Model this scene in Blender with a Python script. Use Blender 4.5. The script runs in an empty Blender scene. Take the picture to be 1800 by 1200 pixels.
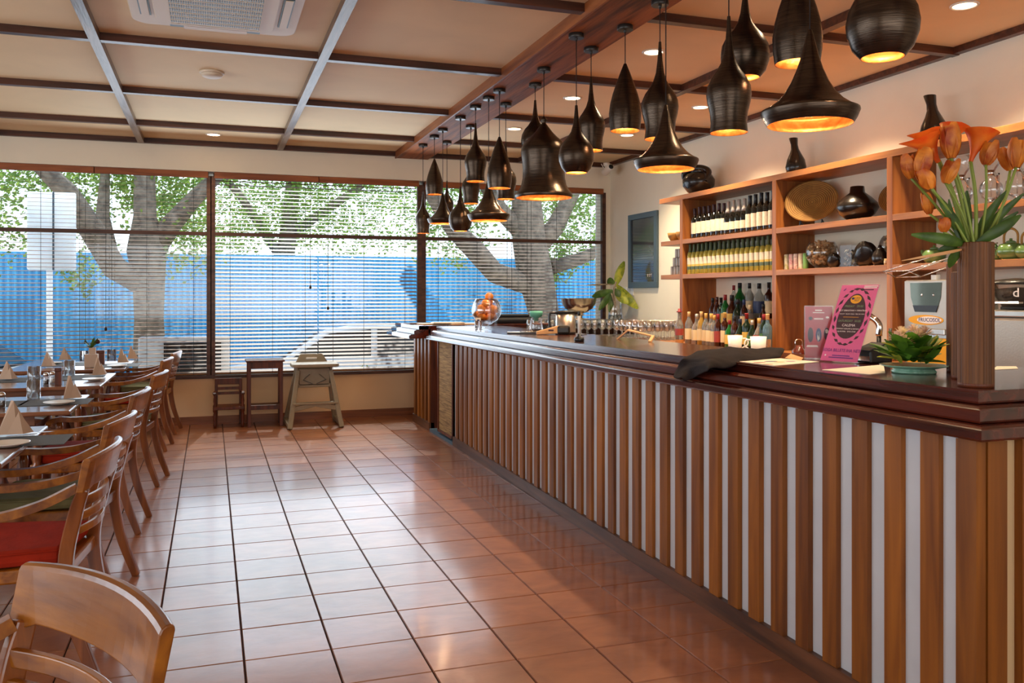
import bpy, bmesh, math, random
from mathutils import Vector, Matrix, Euler
R = random.Random(7)
PI = math.pi
SC = bpy.context.scene
COL = SC.collection

# ------------------------------------------------------------------ camera, world, lights, exposure
F_PX, YAW, HZ, EYE = 1532.8, 0.3329, 520.2, 1.3944
cam_d = bpy.data.cameras.new('camera'); cam = bpy.data.objects.new('camera', cam_d); COL.objects.link(cam)
cam_d.sensor_width = 36; cam_d.lens = 36 * F_PX / 1800
cam_d.shift_y = -(600 - HZ) / 1800
cam_d.clip_start = 0.05; cam_d.clip_end = 200
cam.location = (0, 0, EYE); cam.rotation_euler = (PI / 2, 0, -YAW)
SC.camera = cam
SC.view_settings.view_transform = 'Standard'; SC.view_settings.look = 'None'
SC.view_settings.gamma = 1; SC.view_settings.use_curve_mapping = False
SC.view_settings.exposure = 0.12
SC.cycles.use_denoising = True
SC.cycles.max_bounces = 9; SC.cycles.transparent_max_bounces = 24
SC.cycles.diffuse_bounces = 4; SC.cycles.glossy_bounces = 4; SC.cycles.transmission_bounces = 8
SC.cycles.sample_clamp_indirect = 6; SC.cycles.caustics_reflective = False; SC.cycles.caustics_refractive = False

W = bpy.data.worlds.new('sky'); SC.world = W; W.use_nodes = True
wn = W.node_tree
bg = wn.nodes['Background']
wt = wn.nodes.new('ShaderNodeTexCoord'); wsx = wn.nodes.new('ShaderNodeSeparateXYZ'); wr = wn.nodes.new('ShaderNodeValToRGB')
wn.links.new(wt.outputs['Generated'], wsx.inputs[0]); wn.links.new(wsx.outputs['Z'], wr.inputs[0]); wn.links.new(wr.outputs[0], bg.inputs[0])
wr.color_ramp.elements[0].color = (0.93, 0.97, 1, 1); wr.color_ramp.elements[1].color = (0.45, 0.65, 1, 1)
bg.inputs['Strength'].default_value = 2.2

def light(name, kind, loc, energy, color, rot=(0, 0, 0), **kw):
    d = bpy.data.lights.new(name, kind); d.energy = energy; d.color = color
    for k, v in kw.items(): setattr(d, k, v)
    o = bpy.data.objects.new(name, d); o.location = loc; o.rotation_euler = rot; COL.objects.link(o); return o
sun = light('sun', 'SUN', (3, 20, 12), 3.6, (1, .93, .8), angle=0.01)
sun.rotation_euler = Vector((-0.16, -1, -0.95)).to_track_quat('-Z', 'Y').to_euler()
# daylight through the left wall's windows; the other two are added fill lights
light('left_window_daylight', 'AREA', (-5.3, 4.2, 1.7), 112, (.82, .91, 1), rot=(0, -PI / 2, 0), shape='RECTANGLE', size=1.6, size_y=7.0)
light('rear_fill', 'AREA', (0.6, -2.7, 1.8), 58, (1, .93, .84), rot=(PI / 2, 0, 0), shape='RECTANGLE', size=6.5, size_y=1.7)  # unseen warm fill light added behind the camera
light('window_wall_fill', 'AREA', (.9, 9.7, 1.7), 66, (.74, .87, 1), rot=(-PI / 2, 0, 0), shape='RECTANGLE', size=4.4, size_y=1.9)  # added panel inside the room, strengthens the window sheen on the floor

# ------------------------------------------------------------------ pixel helpers: a pixel of the photograph to a point of a real plane
CY, SY = math.cos(YAW), math.sin(YAW)
def ray(u, v):
    x = (u - 900) / F_PX
    return Vector((CY * x + SY, -SY * x + CY, -(v - HZ) / F_PX))
def at_z(u, v, z): d = ray(u, v); return d * ((z - EYE) / d.z) + Vector((0, 0, EYE))
def at_x(u, v, x): d = ray(u, v); return d * (x / d.x) + Vector((0, 0, EYE))
def at_y(u, v, y): d = ray(u, v); return d * (y / d.y) + Vector((0, 0, EYE))

# ------------------------------------------------------------------ materials
def hexc(s):
    s = s.lstrip('#'); c = [int(s[i:i + 2], 16) / 255 for i in (0, 2, 4)]
    return tuple((x / 12.92 if x <= .04045 else ((x + .055) / 1.055) ** 2.4) for x in c) + (1,)
def col(c): return hexc(c) if isinstance(c, str) else tuple(c) + ((1,) if len(c) == 3 else ())
MATS = {}
def mat(name, c, rough=.6, metal=0, coat=0, spec=.5, bump=0, bscale=60, var=0, vscale=6, emit=None, estr=1, trans=0, ior=1.45, alpha=1, rnd=0, stretch=(1, 1, 1), c2=None, sheen=0):
    m = bpy.data.materials.new(name); m.use_nodes = True; t = m.node_tree; b = t.nodes['Principled BSDF']
    b.inputs['Base Color'].default_value = col(c); b.inputs['Roughness'].default_value = rough; b.inputs['Metallic'].default_value = metal
    b.inputs['Coat Weight'].default_value = coat; b.inputs['Coat Roughness'].default_value = .12; b.inputs['Specular IOR Level'].default_value = spec
    b.inputs['IOR'].default_value = ior; b.inputs['Transmission Weight'].default_value = trans; b.inputs['Alpha'].default_value = alpha
    if sheen: b.inputs['Sheen Weight'].default_value = sheen
    if emit: b.inputs['Emission Color'].default_value = col(emit); b.inputs['Emission Strength'].default_value = estr
    tc = t.nodes.new('ShaderNodeTexCoord'); mp = t.nodes.new('ShaderNodeMapping'); mp.inputs['Scale'].default_value = stretch
    t.links.new(tc.outputs['Object'], mp.inputs[0])
    oi = t.nodes.new('ShaderNodeObjectInfo')
    cm = t.nodes.new('ShaderNodeVectorMath'); cm.operation = 'SCALE'; cm.inputs[0].default_value = (9.1, 5.3, 7.7)
    t.links.new(oi.outputs['Random'], cm.inputs['Scale']); ad = t.nodes.new('ShaderNodeVectorMath'); ad.operation = 'ADD'
    t.links.new(mp.outputs[0], ad.inputs[0]); t.links.new(cm.outputs[0], ad.inputs[1])
    last = None
    if var or c2:
        n = t.nodes.new('ShaderNodeTexNoise'); n.inputs['Scale'].default_value = vscale; n.inputs['Detail'].default_value = 6; n.inputs['Distortion'].default_value = .6
        t.links.new(ad.outputs[0], n.inputs['Vector'])
        r = t.nodes.new('ShaderNodeValToRGB'); a = col(c); bb = col(c2) if c2 else tuple(x * (1 - var) for x in a[:3]) + (1,)
        r.color_ramp.elements[0].color = bb; r.color_ramp.elements[0].position = .33; r.color_ramp.elements[1].color = a; r.color_ramp.elements[1].position = .68
        t.links.new(n.outputs['Fac'], r.inputs[0]); last = r.outputs[0]
    if rnd:
        hs = t.nodes.new('ShaderNodeHueSaturation'); mr = t.nodes.new('ShaderNodeMapRange')
        mr.inputs['To Min'].default_value = 1 - rnd; mr.inputs['To Max'].default_value = 1 + rnd
        t.links.new(oi.outputs['Random'], mr.inputs['Value']); t.links.new(mr.outputs[0], hs.inputs['Value'])
        if last: t.links.new(last, hs.inputs['Color'])
        else: hs.inputs['Color'].default_value = col(c)
        last = hs.outputs[0]
    if last: t.links.new(last, b.inputs['Base Color'])
    if bump:
        n2 = t.nodes.new('ShaderNodeTexNoise'); n2.inputs['Scale'].default_value = bscale; n2.inputs['Detail'].default_value = 4
        t.links.new(ad.outputs[0], n2.inputs['Vector']); bp = t.nodes.new('ShaderNodeBump'); bp.inputs['Strength'].default_value = bump; bp.inputs['Distance'].default_value = .004
        t.links.new(n2.outputs['Fac'], bp.inputs['Height']); t.links.new(bp.outputs[0], b.inputs['Normal'])
    MATS[name] = m; return m
def wood(name, c, c2, axis='z', scale=5, rough=.4, coat=.2, bump=.15, rnd=.12):
    s = {'x': (.08, 1, 1), 'y': (1, .08, 1), 'z': (1, 1, .08)}[axis]
    return mat(name, c, rough=rough, coat=coat, c2=c2, vscale=scale * 4, stretch=s, bump=bump, bscale=scale * 14, rnd=rnd)
def thin_glass(name, tint=(1, 1, 1), gloss=.08, rough=.02, blend=.25):
    m = bpy.data.materials.new(name); m.use_nodes = True; t = m.node_tree; t.nodes.clear()
    o = t.nodes.new('ShaderNodeOutputMaterial'); a = t.nodes.new('ShaderNodeBsdfTransparent'); g = t.nodes.new('ShaderNodeBsdfGlossy'); mx = t.nodes.new('ShaderNodeMixShader')
    a.inputs[0].default_value = tuple(tint) + (1,); g.inputs['Roughness'].default_value = rough; g.inputs['Color'].default_value = (1, 1, 1, 1)
    lw = t.nodes.new('ShaderNodeLayerWeight'); lw.inputs[0].default_value = blend
    mr = t.nodes.new('ShaderNodeMapRange'); mr.inputs['To Min'].default_value = gloss; mr.inputs['To Max'].default_value = .85
    t.links.new(lw.outputs['Fresnel'], mr.inputs[0]); t.links.new(mr.outputs[0], mx.inputs[0])
    t.links.new(a.outputs[0], mx.inputs[1]); t.links.new(g.outputs[0], mx.inputs[2]); t.links.new(mx.outputs[0], o.inputs[0]); return m
def leafmat(name, c, c2, tr=.4):
    m = mat(name, c, rough=.45, c2=c2, vscale=14, rnd=.2); t = m.node_tree; b = t.nodes['Principled BSDF']; o = t.nodes['Material Output']
    tl = t.nodes.new('ShaderNodeBsdfTranslucent'); mx = t.nodes.new('ShaderNodeMixShader'); mx.inputs[0].default_value = tr
    src = b.inputs['Base Color'].links[0].from_socket; t.links.new(src, tl.inputs[0])
    t.links.new(b.outputs[0], mx.inputs[1]); t.links.new(tl.outputs[0], mx.inputs[2]); t.links.new(mx.outputs[0], o.inputs[0]); return m

M = {}
M['plaster'] = mat('plaster_cream', '#f4ead4', rough=.85, bump=.25, bscale=25, var=.05, vscale=2)
M['plaster_low'] = mat('plaster_peach', '#e6c39a', rough=.85, bump=.3, bscale=30, var=.06, vscale=2)
M['ceil'] = mat('ceiling_board', '#f4dcb2', rough=.75, bump=.1, bscale=8, var=.10, vscale=1.4)
M['beam'] = wood('dark_beam', '#5a2f1c', '#2f1409', 'x', 6, .38, .15, .3, .1)
M['beam_y'] = wood('sheen_beam', '#8a7565', '#4a3022', 'y', 6, .38, .1, .4, .05)  # window sheen on the long beams put into a paler, greyer colour
M['bigbeam'] = wood('old_timber', '#a8602f', '#47200f', 'y', 4, .62, .0, .8, 0)
M['beamend'] = wood('orange_timber', '#a3602f', '#6b3517', 'y', 4, .5, .1, .4, 0)
M['tile'] = mat('terracotta_tile', '#9f623c', rough=.36, coat=.5, c2='#854c2c', vscale=5, stretch=(1, 1.5, 1), bump=.30, bscale=11, rnd=.10, spec=.55)
M['grout'] = mat('grout', '#3a241b', rough=.9)
M['slat'] = wood('honey_slat', '#9a5a16', '#683508', 'z', 4, .5, .04, .15, .15)
M['recess'] = mat('recess_paint', '#cdd0d6', rough=.6, var=.08, vscale=4)
M['recess_end'] = mat('recess_cream', '#c9a87c', rough=.8)
M['plinth'] = wood('plinth_wood', '#6e4328', '#412414', 'y', 5, .5, .1, .2, 0)
M['basewood'] = wood('baseboard_wood', '#94552f', '#6b3a1c', 'x', 5, .5, .1, .1, 0)
M['mahogany'] = wood('mahogany', '#5a2214', '#2a0c07', 'y', 5, .2, .6, .08, 0)
M['mahogany_x'] = wood('mahogany_x', '#5a2214', '#2a0c07', 'x', 5, .2, .6, .08, 0)
M['shelf'] = wood('shelf_wood', '#ad6f3a', '#8a532a', 'y', 5, .45, .1, .06, .03)
M['shelf_v'] = wood('shelf_wood_upright', '#a5652f', '#7d4520', 'z', 5, .45, .1, .06, .03)
M['chair'] = wood('chair_teak', '#a8661a', '#69350c', 'x', 5, .33, .25, .08, .1)
M['chair_v'] = wood('chair_teak_upright', '#94521f', '#64300f', 'z', 5, .3, .45, .08, .1)
M['table'] = wood('table_wood', '#8c5a3c', '#5d3520', 'x', 4, .22, .5, .05, .08)
M['darkwood'] = wood('dark_turned_wood', '#6e3216', '#3c170a', 'z', 5, .5, .05, .1, .05)
M['frame'] = wood('window_frame_wood', '#5e3a28', '#35190f', 'x', 5, .5, .1, .1, 0)
M['valance'] = wood('valance_wood', '#a9602f', '#7d401c', 'x', 5, .5, .1, .1, .05)
M['blind'] = mat('blind_slat_wood', '#a06f45', rough=.5, c2='#80532f', vscale=8, stretch=(.1, 1, 1), spec=.5, rnd=.04)
M['cord'] = mat('dark_cord', '#2a211e', rough=.8)
M['bronze'] = mat('blackened_bronze', '#54463a', rough=.26, metal=.85, c2='#362c24', vscale=40, stretch=(.2, .2, 6), bump=.2, bscale=60)
M['copperin'] = mat('beaten_copper', '#e0924a', rough=.45, metal=.7, c2='#b06024', vscale=25, bump=.5, bscale=50)
M['black'] = mat('black_plastic', '#191715', rough=.35)
M['canopy'] = mat('canopy_grey', '#3a3633', rough=.3, metal=.6)
M['bulb'] = mat('warm_bulb', '#ffe0b0', emit=(1, .80, .50), estr=16)
M['downlight'] = mat('downlight_glass', '#fff0d8', emit=(1, .86, .66), estr=3.0)
M['steel'] = mat('brushed_steel', '#c4bfb6', rough=.3, metal=1, bump=.1, bscale=90)
M['steel_face'] = mat('coffee_steel', '#b9b0a4', rough=.38, metal=.75, bump=.15, bscale=120)
M['chrome'] = mat('chrome', '#dcd6cf', rough=.1, metal=1)
M['silver'] = mat('silver_bowl', '#c9bba8', rough=.2, metal=1)
M['white'] = mat('white_glaze', '#ece6dc', rough=.3, coat=.3)
M['whiteplastic'] = mat('ac_plastic', '#d9c9b4', rough=.5)
M['paper'] = mat('paper', '#efe3cf', rough=.9)
M['glass'] = thin_glass('clear_glass')
M['stemware'] = thin_glass('stemware', (.93, .94, .95), .16, .04, .35)
M['pane'] = thin_glass('window_pane', (.93, .97, 1), .03, .0, .12)
M['acrylic'] = thin_glass('acrylic', (.96, .97, .98), .02, .12, .08)
M['water'] = thin_glass('water', (.82, .88, .88), .06, .02, .3)
M['redwine'] = mat('dark_bottle_glass', '#0b0d0a', rough=.06, coat=.6, spec=.8)
M['label'] = mat('bottle_label', '#e8d8be', rough=.8, var=.12, vscale=60)
M['label2'] = mat('bottle_label_gold', '#d9b85e', rough=.8, var=.2, vscale=70)
M['foil_red'] = mat('foil_maroon', '#3c1414', rough=.35)
M['foil_black'] = mat('foil_black', '#1c1a1c', rough=.3)
M['foil_silver'] = mat('foil_silver', '#c9c2b8', rough=.4, metal=.5)
M['foil_green'] = mat('foil_green', '#4d5a3d', rough=.35)
M['white_wine'] = mat('white_wine', '#cdbb55', rough=.08, coat=.5, trans=.25, ior=1.2, var=.25, vscale=30)
M['placemat'] = mat('placemat', '#4f4d48', rough=.7, bump=.5, bscale=160)
M['napkin'] = mat('napkin', '#b89c86', rough=.9, sheen=.3)
M['cush_red'] = mat('cushion_red', '#a32c17', rough=.95, spec=.2, var=.25, vscale=9, bump=.4, bscale=70)
M['cush_olive'] = mat('cushion_olive', '#7a7550', rough=.85, var=.3, vscale=9, bump=.4, bscale=70, spec=.2)
M['cloth'] = mat('charcoal_cloth', '#262020', rough=.95, spec=.15, bump=.5, bscale=150)
M['orange'] = mat('orange_peel', '#f08a1c', rough=.5, bump=.4, bscale=160, rnd=.08)
M['signwhite'] = leafmat('sign_white', '#ffffff', '#f6f6f4', .5)
M['petal'] = leafmat('tulip_petal', '#f2a03a', '#a83a14', .3)
M['petal_red'] = leafmat('lily_petal', '#d9521c', '#e8822c', .35)
M['leaf'] = leafmat('dark_leaf', '#4c6a26', '#24400f', .25)
M['leaf_broad'] = leafmat('glossy_leaf', '#5f8f2a', '#2f5a14', .3)
M['leaf_y'] = leafmat('variegated_leaf', '#c9c544', '#5d7d24', .3)
M['leaf_tree'] = leafmat('tree_leaf', '#bcd468', '#6f9440', .65)
M['stem'] = mat('stem_green', '#7d8f3a', rough=.5)
M['bark'] = mat('bark', '#93836f', rough=.95, c2='#5c5145', vscale=9, bump=1, bscale=22)
M['blue'] = mat('blue_fence', '#6cc8f0', rough=.55, c2='#54b2e2', vscale=3, stretch=(1, 1, .2), rnd=.08)
M['asphalt'] = mat('asphalt', '#8d8880', rough=.9, var=.2, vscale=8)
M['carwhite'] = mat('car_paint', '#e8e8ea', rough=.2, coat=.8)
M['carglass'] = mat('car_glass', '#262d33', rough=.05, coat=.6)
M['rubber'] = mat('rubber', '#1a1a1a', rough=.8)

M['bamboo_vase'] = mat('ribbed_brown', '#7a4e2c', rough=.5, c2='#472a15', vscale=60, stretch=(1, 1, .02), spec=.3)
M['blackclay'] = mat('black_clay', '#1d1815', rough=.25, coat=.3)
M['wicker'] = mat('coiled_cane', '#a87a34', rough=.6, c2='#94682a', vscale=20)
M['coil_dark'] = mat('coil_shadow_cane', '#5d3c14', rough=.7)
M['woven'] = mat('woven_reed', '#b08a52', rough=.8, c2='#6e4f2a', vscale=18, stretch=(.3, .3, 6), bump=.8, bscale=50)
M['greenplate'] = mat('celadon', '#6f9c84', rough=.2, coat=.5)
M['greenpot'] = mat('green_teapot', '#5d7a44', rough=.15, coat=.7)
M['pinkposter'] = mat('pink_poster', '#e0639a', rough=.5)
M['redposter'] = mat('red_poster', '#b8404a', rough=.5)
M['ink'] = mat('dark_ink', '#3a2230', rough=.6)
M['inkpurple'] = mat('purple_ink', '#6a2f86', rough=.6)
M['inkwhite'] = mat('white_ink', '#f3e6e0', rough=.6)
M['inkgreen'] = mat('green_ink', '#7f9c72', rough=.6)
M['inkyellow'] = mat('yellow_ink', '#f0a92a', rough=.6)
M['inkblue'] = mat('navy_ink', '#222a66', rough=.6)
M['greyframe'] = mat('slate_frame', '#4c5f6b', rough=.5)
M['picture'] = mat('picture_print', '#4d4a4a', rough=.08, c2='#30343a', vscale=4, coat=.8)
M['bambooframe'] = mat('pale_wood', '#d9a26a', rough=.5, var=.15, vscale=20)
M['cork'] = mat('cork', '#d0a878', rough=.9, rnd=.2, var=.2, vscale=50)
M['teal'] = mat('teal_plastic', '#5fae97', rough=.4)
M['slatecloth'] = mat('black_vinyl', '#15151a', rough=.5)
M['greychair'] = mat('grey_plastic', '#93866f', rough=.5, var=.1, vscale=20, bump=.2, bscale=150)
M['yellow'] = mat('yellow_box', '#e8a61a', rough=.4)
M['beans'] = mat('coffee_beans', '#2a140c', rough=.4, var=.5, vscale=160, bump=1, bscale=160)
M['candle'] = mat('amber_candle', '#5a1d0c', rough=.2, coat=.5)

# ------------------------------------------------------------------ mesh builder
class MB:
    def __init__(s): s.v = []; s.f = []; s.sm = []
    def add(s, vs, fs, smooth=False):
        o = len(s.v); s.v += [tuple(v) for v in vs]; s.f += [tuple(i + o for i in f) for f in fs]; s.sm += [smooth] * len(fs); return s
    def box(s, x0, x1, y0, y1, z0, z1, M4=None):
        vs = [Vector((x, y, z)) for z in (z0, z1) for y in (y0, y1) for x in (x0, x1)]
        if M4 is not None: vs = [M4 @ v for v in vs]
        return s.add(vs, [(0, 2, 3, 1), (4, 5, 7, 6), (0, 1, 5, 4), (2, 6, 7, 3), (0, 4, 6, 2), (1, 3, 7, 5)])
    def tube(s, pts, r, n=8, caps=True, smooth=True):
        pts = [Vector(p) for p in pts]; rr = r if isinstance(r, (list, tuple)) else [r] * len(pts)
        vs = []; prev = None
        for i, p in enumerate(pts):
            d = (pts[min(i + 1, len(pts) - 1)] - pts[max(i - 1, 0)]).normalized()
            if prev is None: a = d.orthogonal().normalized()
            else:
                a = prev - d * prev.dot(d)
                a = a.normalized() if a.length > 1e-6 else d.orthogonal().normalized()
            prev = a; b = d.cross(a)
            for k in range(n):
                t = 2 * PI * k / n; vs.append(p + (a * math.cos(t) + b * math.sin(t)) * rr[i])
        fs = [(i * n + k, i * n + (k + 1) % n, (i + 1) * n + (k + 1) % n, (i + 1) * n + k) for i in range(len(pts) - 1) for k in range(n)]
        s.add(vs, fs, smooth)
        if caps:
            o = len(s.v) - len(vs); s.f.append(tuple(o + k for k in reversed(range(n)))); s.f.append(tuple(o + (len(pts) - 1) * n + k for k in range(n))); s.sm += [False] * 2
        return s
    def lathe(s, prof, n=24, c=(0, 0, 0), M4=None, smooth=True, sx=1, sy=1):
        vs = []; c = Vector(c)
        for r, z in prof:
            for k in range(n):
                t = 2 * PI * k / n; p = Vector((r * math.cos(t) * sx, r * math.sin(t) * sy, z))
                vs.append((M4 @ p if M4 is not None else p) + c)
        fs = [(i * n + k, i * n + (k + 1) % n, (i + 1) * n + (k + 1) % n, (i + 1) * n + k) for i in range(len(prof) - 1) for k in range(n)]
        s.add(vs, fs, smooth)
        o = len(s.v) - len(vs); L = len(prof)
        if prof[0][0] > 1e-4 and prof[0][0] < 9: s.f.append(tuple(o + k for k in reversed(range(n)))); s.sm.append(False)
        if prof[-1][0] > 1e-4: s.f.append(tuple(o + (L - 1) * n + k for k in range(n))); s.sm.append(False)
        return s
    def shell(s, prof, n=28, c=(0, 0, 0), smooth=True):   # open lathe, no caps
        vs = []; c = Vector(c)
        for r, z in prof:
            for k in range(n):
                t = 2 * PI * k / n; vs.append(Vector((r * math.cos(t), r * math.sin(t), z)) + c)
        fs = [(i * n + k, i * n + (k + 1) % n, (i + 1) * n + (k + 1) % n, (i + 1) * n + k) for i in range(len(prof) - 1) for k in range(n)]
        return s.add(vs, fs, smooth)
    def beam(s, pts, w, h, up=(0, 0, 1), smooth=False):   # rectangular section swept along a path; w sideways, h along up
        pts = [Vector(p) for p in pts]; n = len(pts); up = Vector(up); vs = []
        ws = w if isinstance(w, (list, tuple)) else [w] * n; hs = h if isinstance(h, (list, tuple)) else [h] * n
        for i, p in enumerate(pts):
            d = (pts[min(i + 1, n - 1)] - pts[max(i - 1, 0)]).normalized(); a = d.cross(up)
            a = a.normalized() if a.length > 1e-5 else Vector((1, 0, 0)); b = a.cross(d).normalized()
            for sx, sz in ((-1, -1), (1, -1), (1, 1), (-1, 1)): vs.append(p + a * sx * ws[i] / 2 + b * sz * hs[i] / 2)
        fs = [(i * 4 + k, i * 4 + (k + 1) % 4, (i + 1) * 4 + (k + 1) % 4, (i + 1) * 4 + k) for i in range(n - 1) for k in range(4)]
        fs += [(3, 2, 1, 0), tuple((n - 1) * 4 + k for k in range(4))]
        return s.add(vs, fs, smooth)
    def prism(s, poly, z0, z1, M4=None):
        n = len(poly); vs = [Vector((x, y, z0)) for x, y in poly] + [Vector((x, y, z1)) for x, y in poly]
        if M4 is not None: vs = [M4 @ v for v in vs]
        return s.add(vs, [tuple(reversed(range(n))), tuple(range(n, 2 * n))] + [(i, (i + 1) % n, n + (i + 1) % n, n + i) for i in range(n)])
    def leaf(s, base, tip, w, droop=.0, n=6, fold=.15, up=(0, 0, 1), arch=.0):
        base = Vector(base); tip = Vector(tip); d = tip - base; L = d.length; side = d.cross(Vector(up))
        side = side.normalized() if side.length > 1e-5 else Vector((1, 0, 0)); nn = side.cross(d).normalized(); vs = []
        for i in range(n + 1):
            t = i / n; p = base + d * t + nn * (arch * L * math.sin(PI * t)) - Vector((0, 0, droop * L * t * t))
            hw = w / 2 * max(.04, math.sin(PI * (t * .92 + .04)) ** .8)
            vs += [p - side * hw + nn * hw * fold, p - nn * hw * fold * .4, p + side * hw + nn * hw * fold]
        fs = []
        for i in range(n):
            a = i * 3; fs += [(a, a + 1, a + 4, a + 3), (a + 1, a + 2, a + 5, a + 4)]
        return s.add(vs, fs, True)
    def ball(s, c, r, n=12, m=8, sc=(1, 1, 1)):
        prof = [(max(1e-5, r * math.sin(PI * i / m)), -r * math.cos(PI * i / m)) for i in range(m + 1)]
        vs = []; c = Vector(c)
        for rr, z in prof:
            for k in range(n): vs.append(c + Vector((rr * math.cos(2 * PI * k / n) * sc[0], rr * math.sin(2 * PI * k / n) * sc[1], z * sc[2])))
        return s.add(vs, [(i * n + k, i * n + (k + 1) % n, (i + 1) * n + (k + 1) % n, (i + 1) * n + k) for i in range(m) for k in range(n)], True)
    def mesh(s, name, m):
        me = bpy.data.meshes.new(name); me.from_pydata(s.v, [], s.f); me.polygons.foreach_set('use_smooth', s.sm)
        me.materials.append(M[m] if isinstance(m, str) else m); me.update(); return me
def link(name, me, parent=None, loc=(0, 0, 0), rot=(0, 0, 0)):
    o = bpy.data.objects.new(name, me); COL.objects.link(o); o.location = loc; o.rotation_euler = rot
    if parent: o.parent = parent
    return o
def part(name, mb, m, parent=None, loc=(0, 0, 0), rot=(0, 0, 0), bevel=0, label=None):
    o = link(name, mb.mesh(name, m), parent, loc, rot)
    if bevel:
        b = o.modifiers.new('bevel', 'BEVEL'); b.width = bevel; b.segments = 2; b.limit_method = 'ANGLE'; b.angle_limit = .7
    if label: o['label'] = label
    return o
def tag(o, label, cat, group=None, kind=None):
    o['label'] = label; o['category'] = cat
    if group: o['group'] = group
    if kind: o['kind'] = kind
    return o
def thing(name, label, cat, loc=(0, 0, 0), rz=0, group=None):
    o = bpy.data.objects.new(name, None); o.empty_display_size = .1; COL.objects.link(o); o.location = loc; o.rotation_euler = (0, 0, rz)
    return tag(o, label, cat, group)
def struct(name, mb, m, parent=None, bevel=0):
    o = part(name, mb, m, parent, bevel=bevel)
    if not parent: o['kind'] = 'structure'
    return o
def copy_tree(o, parent=None):
    c = o.copy(); COL.objects.link(c)
    if parent: c.parent = parent
    for ch in list(o.children): copy_tree(ch, c)
    return c
def dup(o, loc, rz, label, group=None):
    c = copy_tree(o); c.location = loc; c.rotation_euler = (0, 0, rz); c['label'] = label
    if group: c['group'] = group
    return c
def text(name, body, size, loc, mat4, m, parent=None, ext=.0004, align='CENTER', sx=1.0, shear=0):
    d = bpy.data.curves.new(name, 'FONT'); d.body = body; d.size = size; d.extrude = ext; d.align_x = align; d.align_y = 'CENTER'; d.shear = shear; d.resolution_u = 2
    tmp = bpy.data.objects.new('tmp', d); me = bpy.data.meshes.new_from_object(tmp); bpy.data.objects.remove(tmp); me.materials.clear(); me.materials.append(M[m])
    o = bpy.data.objects.new(name, me); COL.objects.link(o)
    if parent: o.parent = parent
    o.matrix_local = Matrix.Translation(loc) @ mat4.to_4x4() @ Matrix.Diagonal((sx, 1, 1, 1)); return o
def ordn(i): return ['first', 'second', 'third', 'fourth', 'fifth', 'sixth', 'seventh', 'eighth', 'ninth', 'tenth', 'eleventh', 'twelfth', 'thirteenth', 'fourteenth', 'fifteenth', 'sixteenth', 'seventeenth', 'eighteenth', 'nineteenth', 'twentieth', 'twenty-first', 'twenty-second', 'twenty-third', 'twenty-fourth', 'twenty-fifth'][i]

# ------------------------------------------------------------------ room shell
YW, XR, ZC = 10.09, 4.81, 3.08
fl = struct('floor', MB().box(-5.5, XR, -3, YW, -.10, -.008), 'grout')
TS = .33; tiles = []
for i in range(-17, 15):
    for j in range(-20, 20):
        x0 = .1217 + i * TS; y0 = 3.4937 + j * TS - 0.005
        if x0 > XR - .1 or x0 < -5.5 or y0 < -3 or y0 + TS > YW + .3: continue
        cx, cy = x0 + TS / 2, y0 + TS / 2; D = SY * cx + CY * cy; u = 900 + F_PX * (CY * cx - SY * cy) / D if D > .3 else -9999
        vis = D > 2.4 and -120 < u < 1500 and cx < 2.3
        tiles.append((not vis, D, x0, y0))
tiles.sort()
g = .0022; rest = MB()
tm = MB(); H = TS / 2 - g
tm.add([(-H, -H, -.006), (H, -H, -.006), (H, H, -.006), (-H, H, -.006), (-H + .003, -H + .003, 0), (H - .003, -H + .003, 0), (H - .003, H - .003, 0), (-H + .003, H - .003, 0)],
       [(4, 5, 6, 7), (0, 1, 5, 4), (1, 2, 6, 5), (2, 3, 7, 6), (3, 0, 4, 7)])
tme = tm.mesh('tile', 'tile')
for n, (nv, D, x0, y0) in enumerate(tiles):
    y1 = min(y0 + TS, YW)
    if n < 300 and not nv and y1 == y0 + TS: link('tile', tme, fl, (x0 + TS / 2, y0 + TS / 2, R.uniform(-.0006, .0004)))
    else: rest.box(x0 + g, x0 + TS - g, y0 + g, y1 - g, -.007, 0)
rt = part('tile_field', rest, 'tile', fl); rt['kind'] = 'stuff'

ce = struct('ceiling', MB().box(-5.5, XR, -3, YW + .2, ZC, ZC + .1), 'ceil')
ys = [9.05, 7.64, 6.13, 4.61, 3.1, 1.6, .1, -1.4]
for y in ys:
    for x0, x1 in ((-5.5, 2.05), (2.43, XR)): part('cross_beam', MB().box(x0, x1, y - .004, y + .056, 3.03, ZC), 'beam', ce)
for x in (-3.56, -2.13, -.70, .735, 3.58): part('long_beam', MB().box(x - .032, x + .032, -3, YW, 3.024, ZC), 'beam_y' if x < 2 else 'beam', ce)
bb = part('main_beam', MB().box(2.05, 2.43, -3, YW - .02, 3.005, ZC), 'bigbeam', ce, bevel=.004, label='broad rough reddish timber beam carrying the pendant lamps')
part('side_board', MB().box(2.035, 2.05, -3, YW - .02, 3.0, ZC), 'beamend', bb)
part('edge_trim', MB().box(-5.5, XR, YW - .05, YW, 3.025, ZC), 'beam', ce)
part('edge_trim', MB().box(XR - .055, XR, -3, YW, 3.035, ZC), 'beam', ce)

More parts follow.
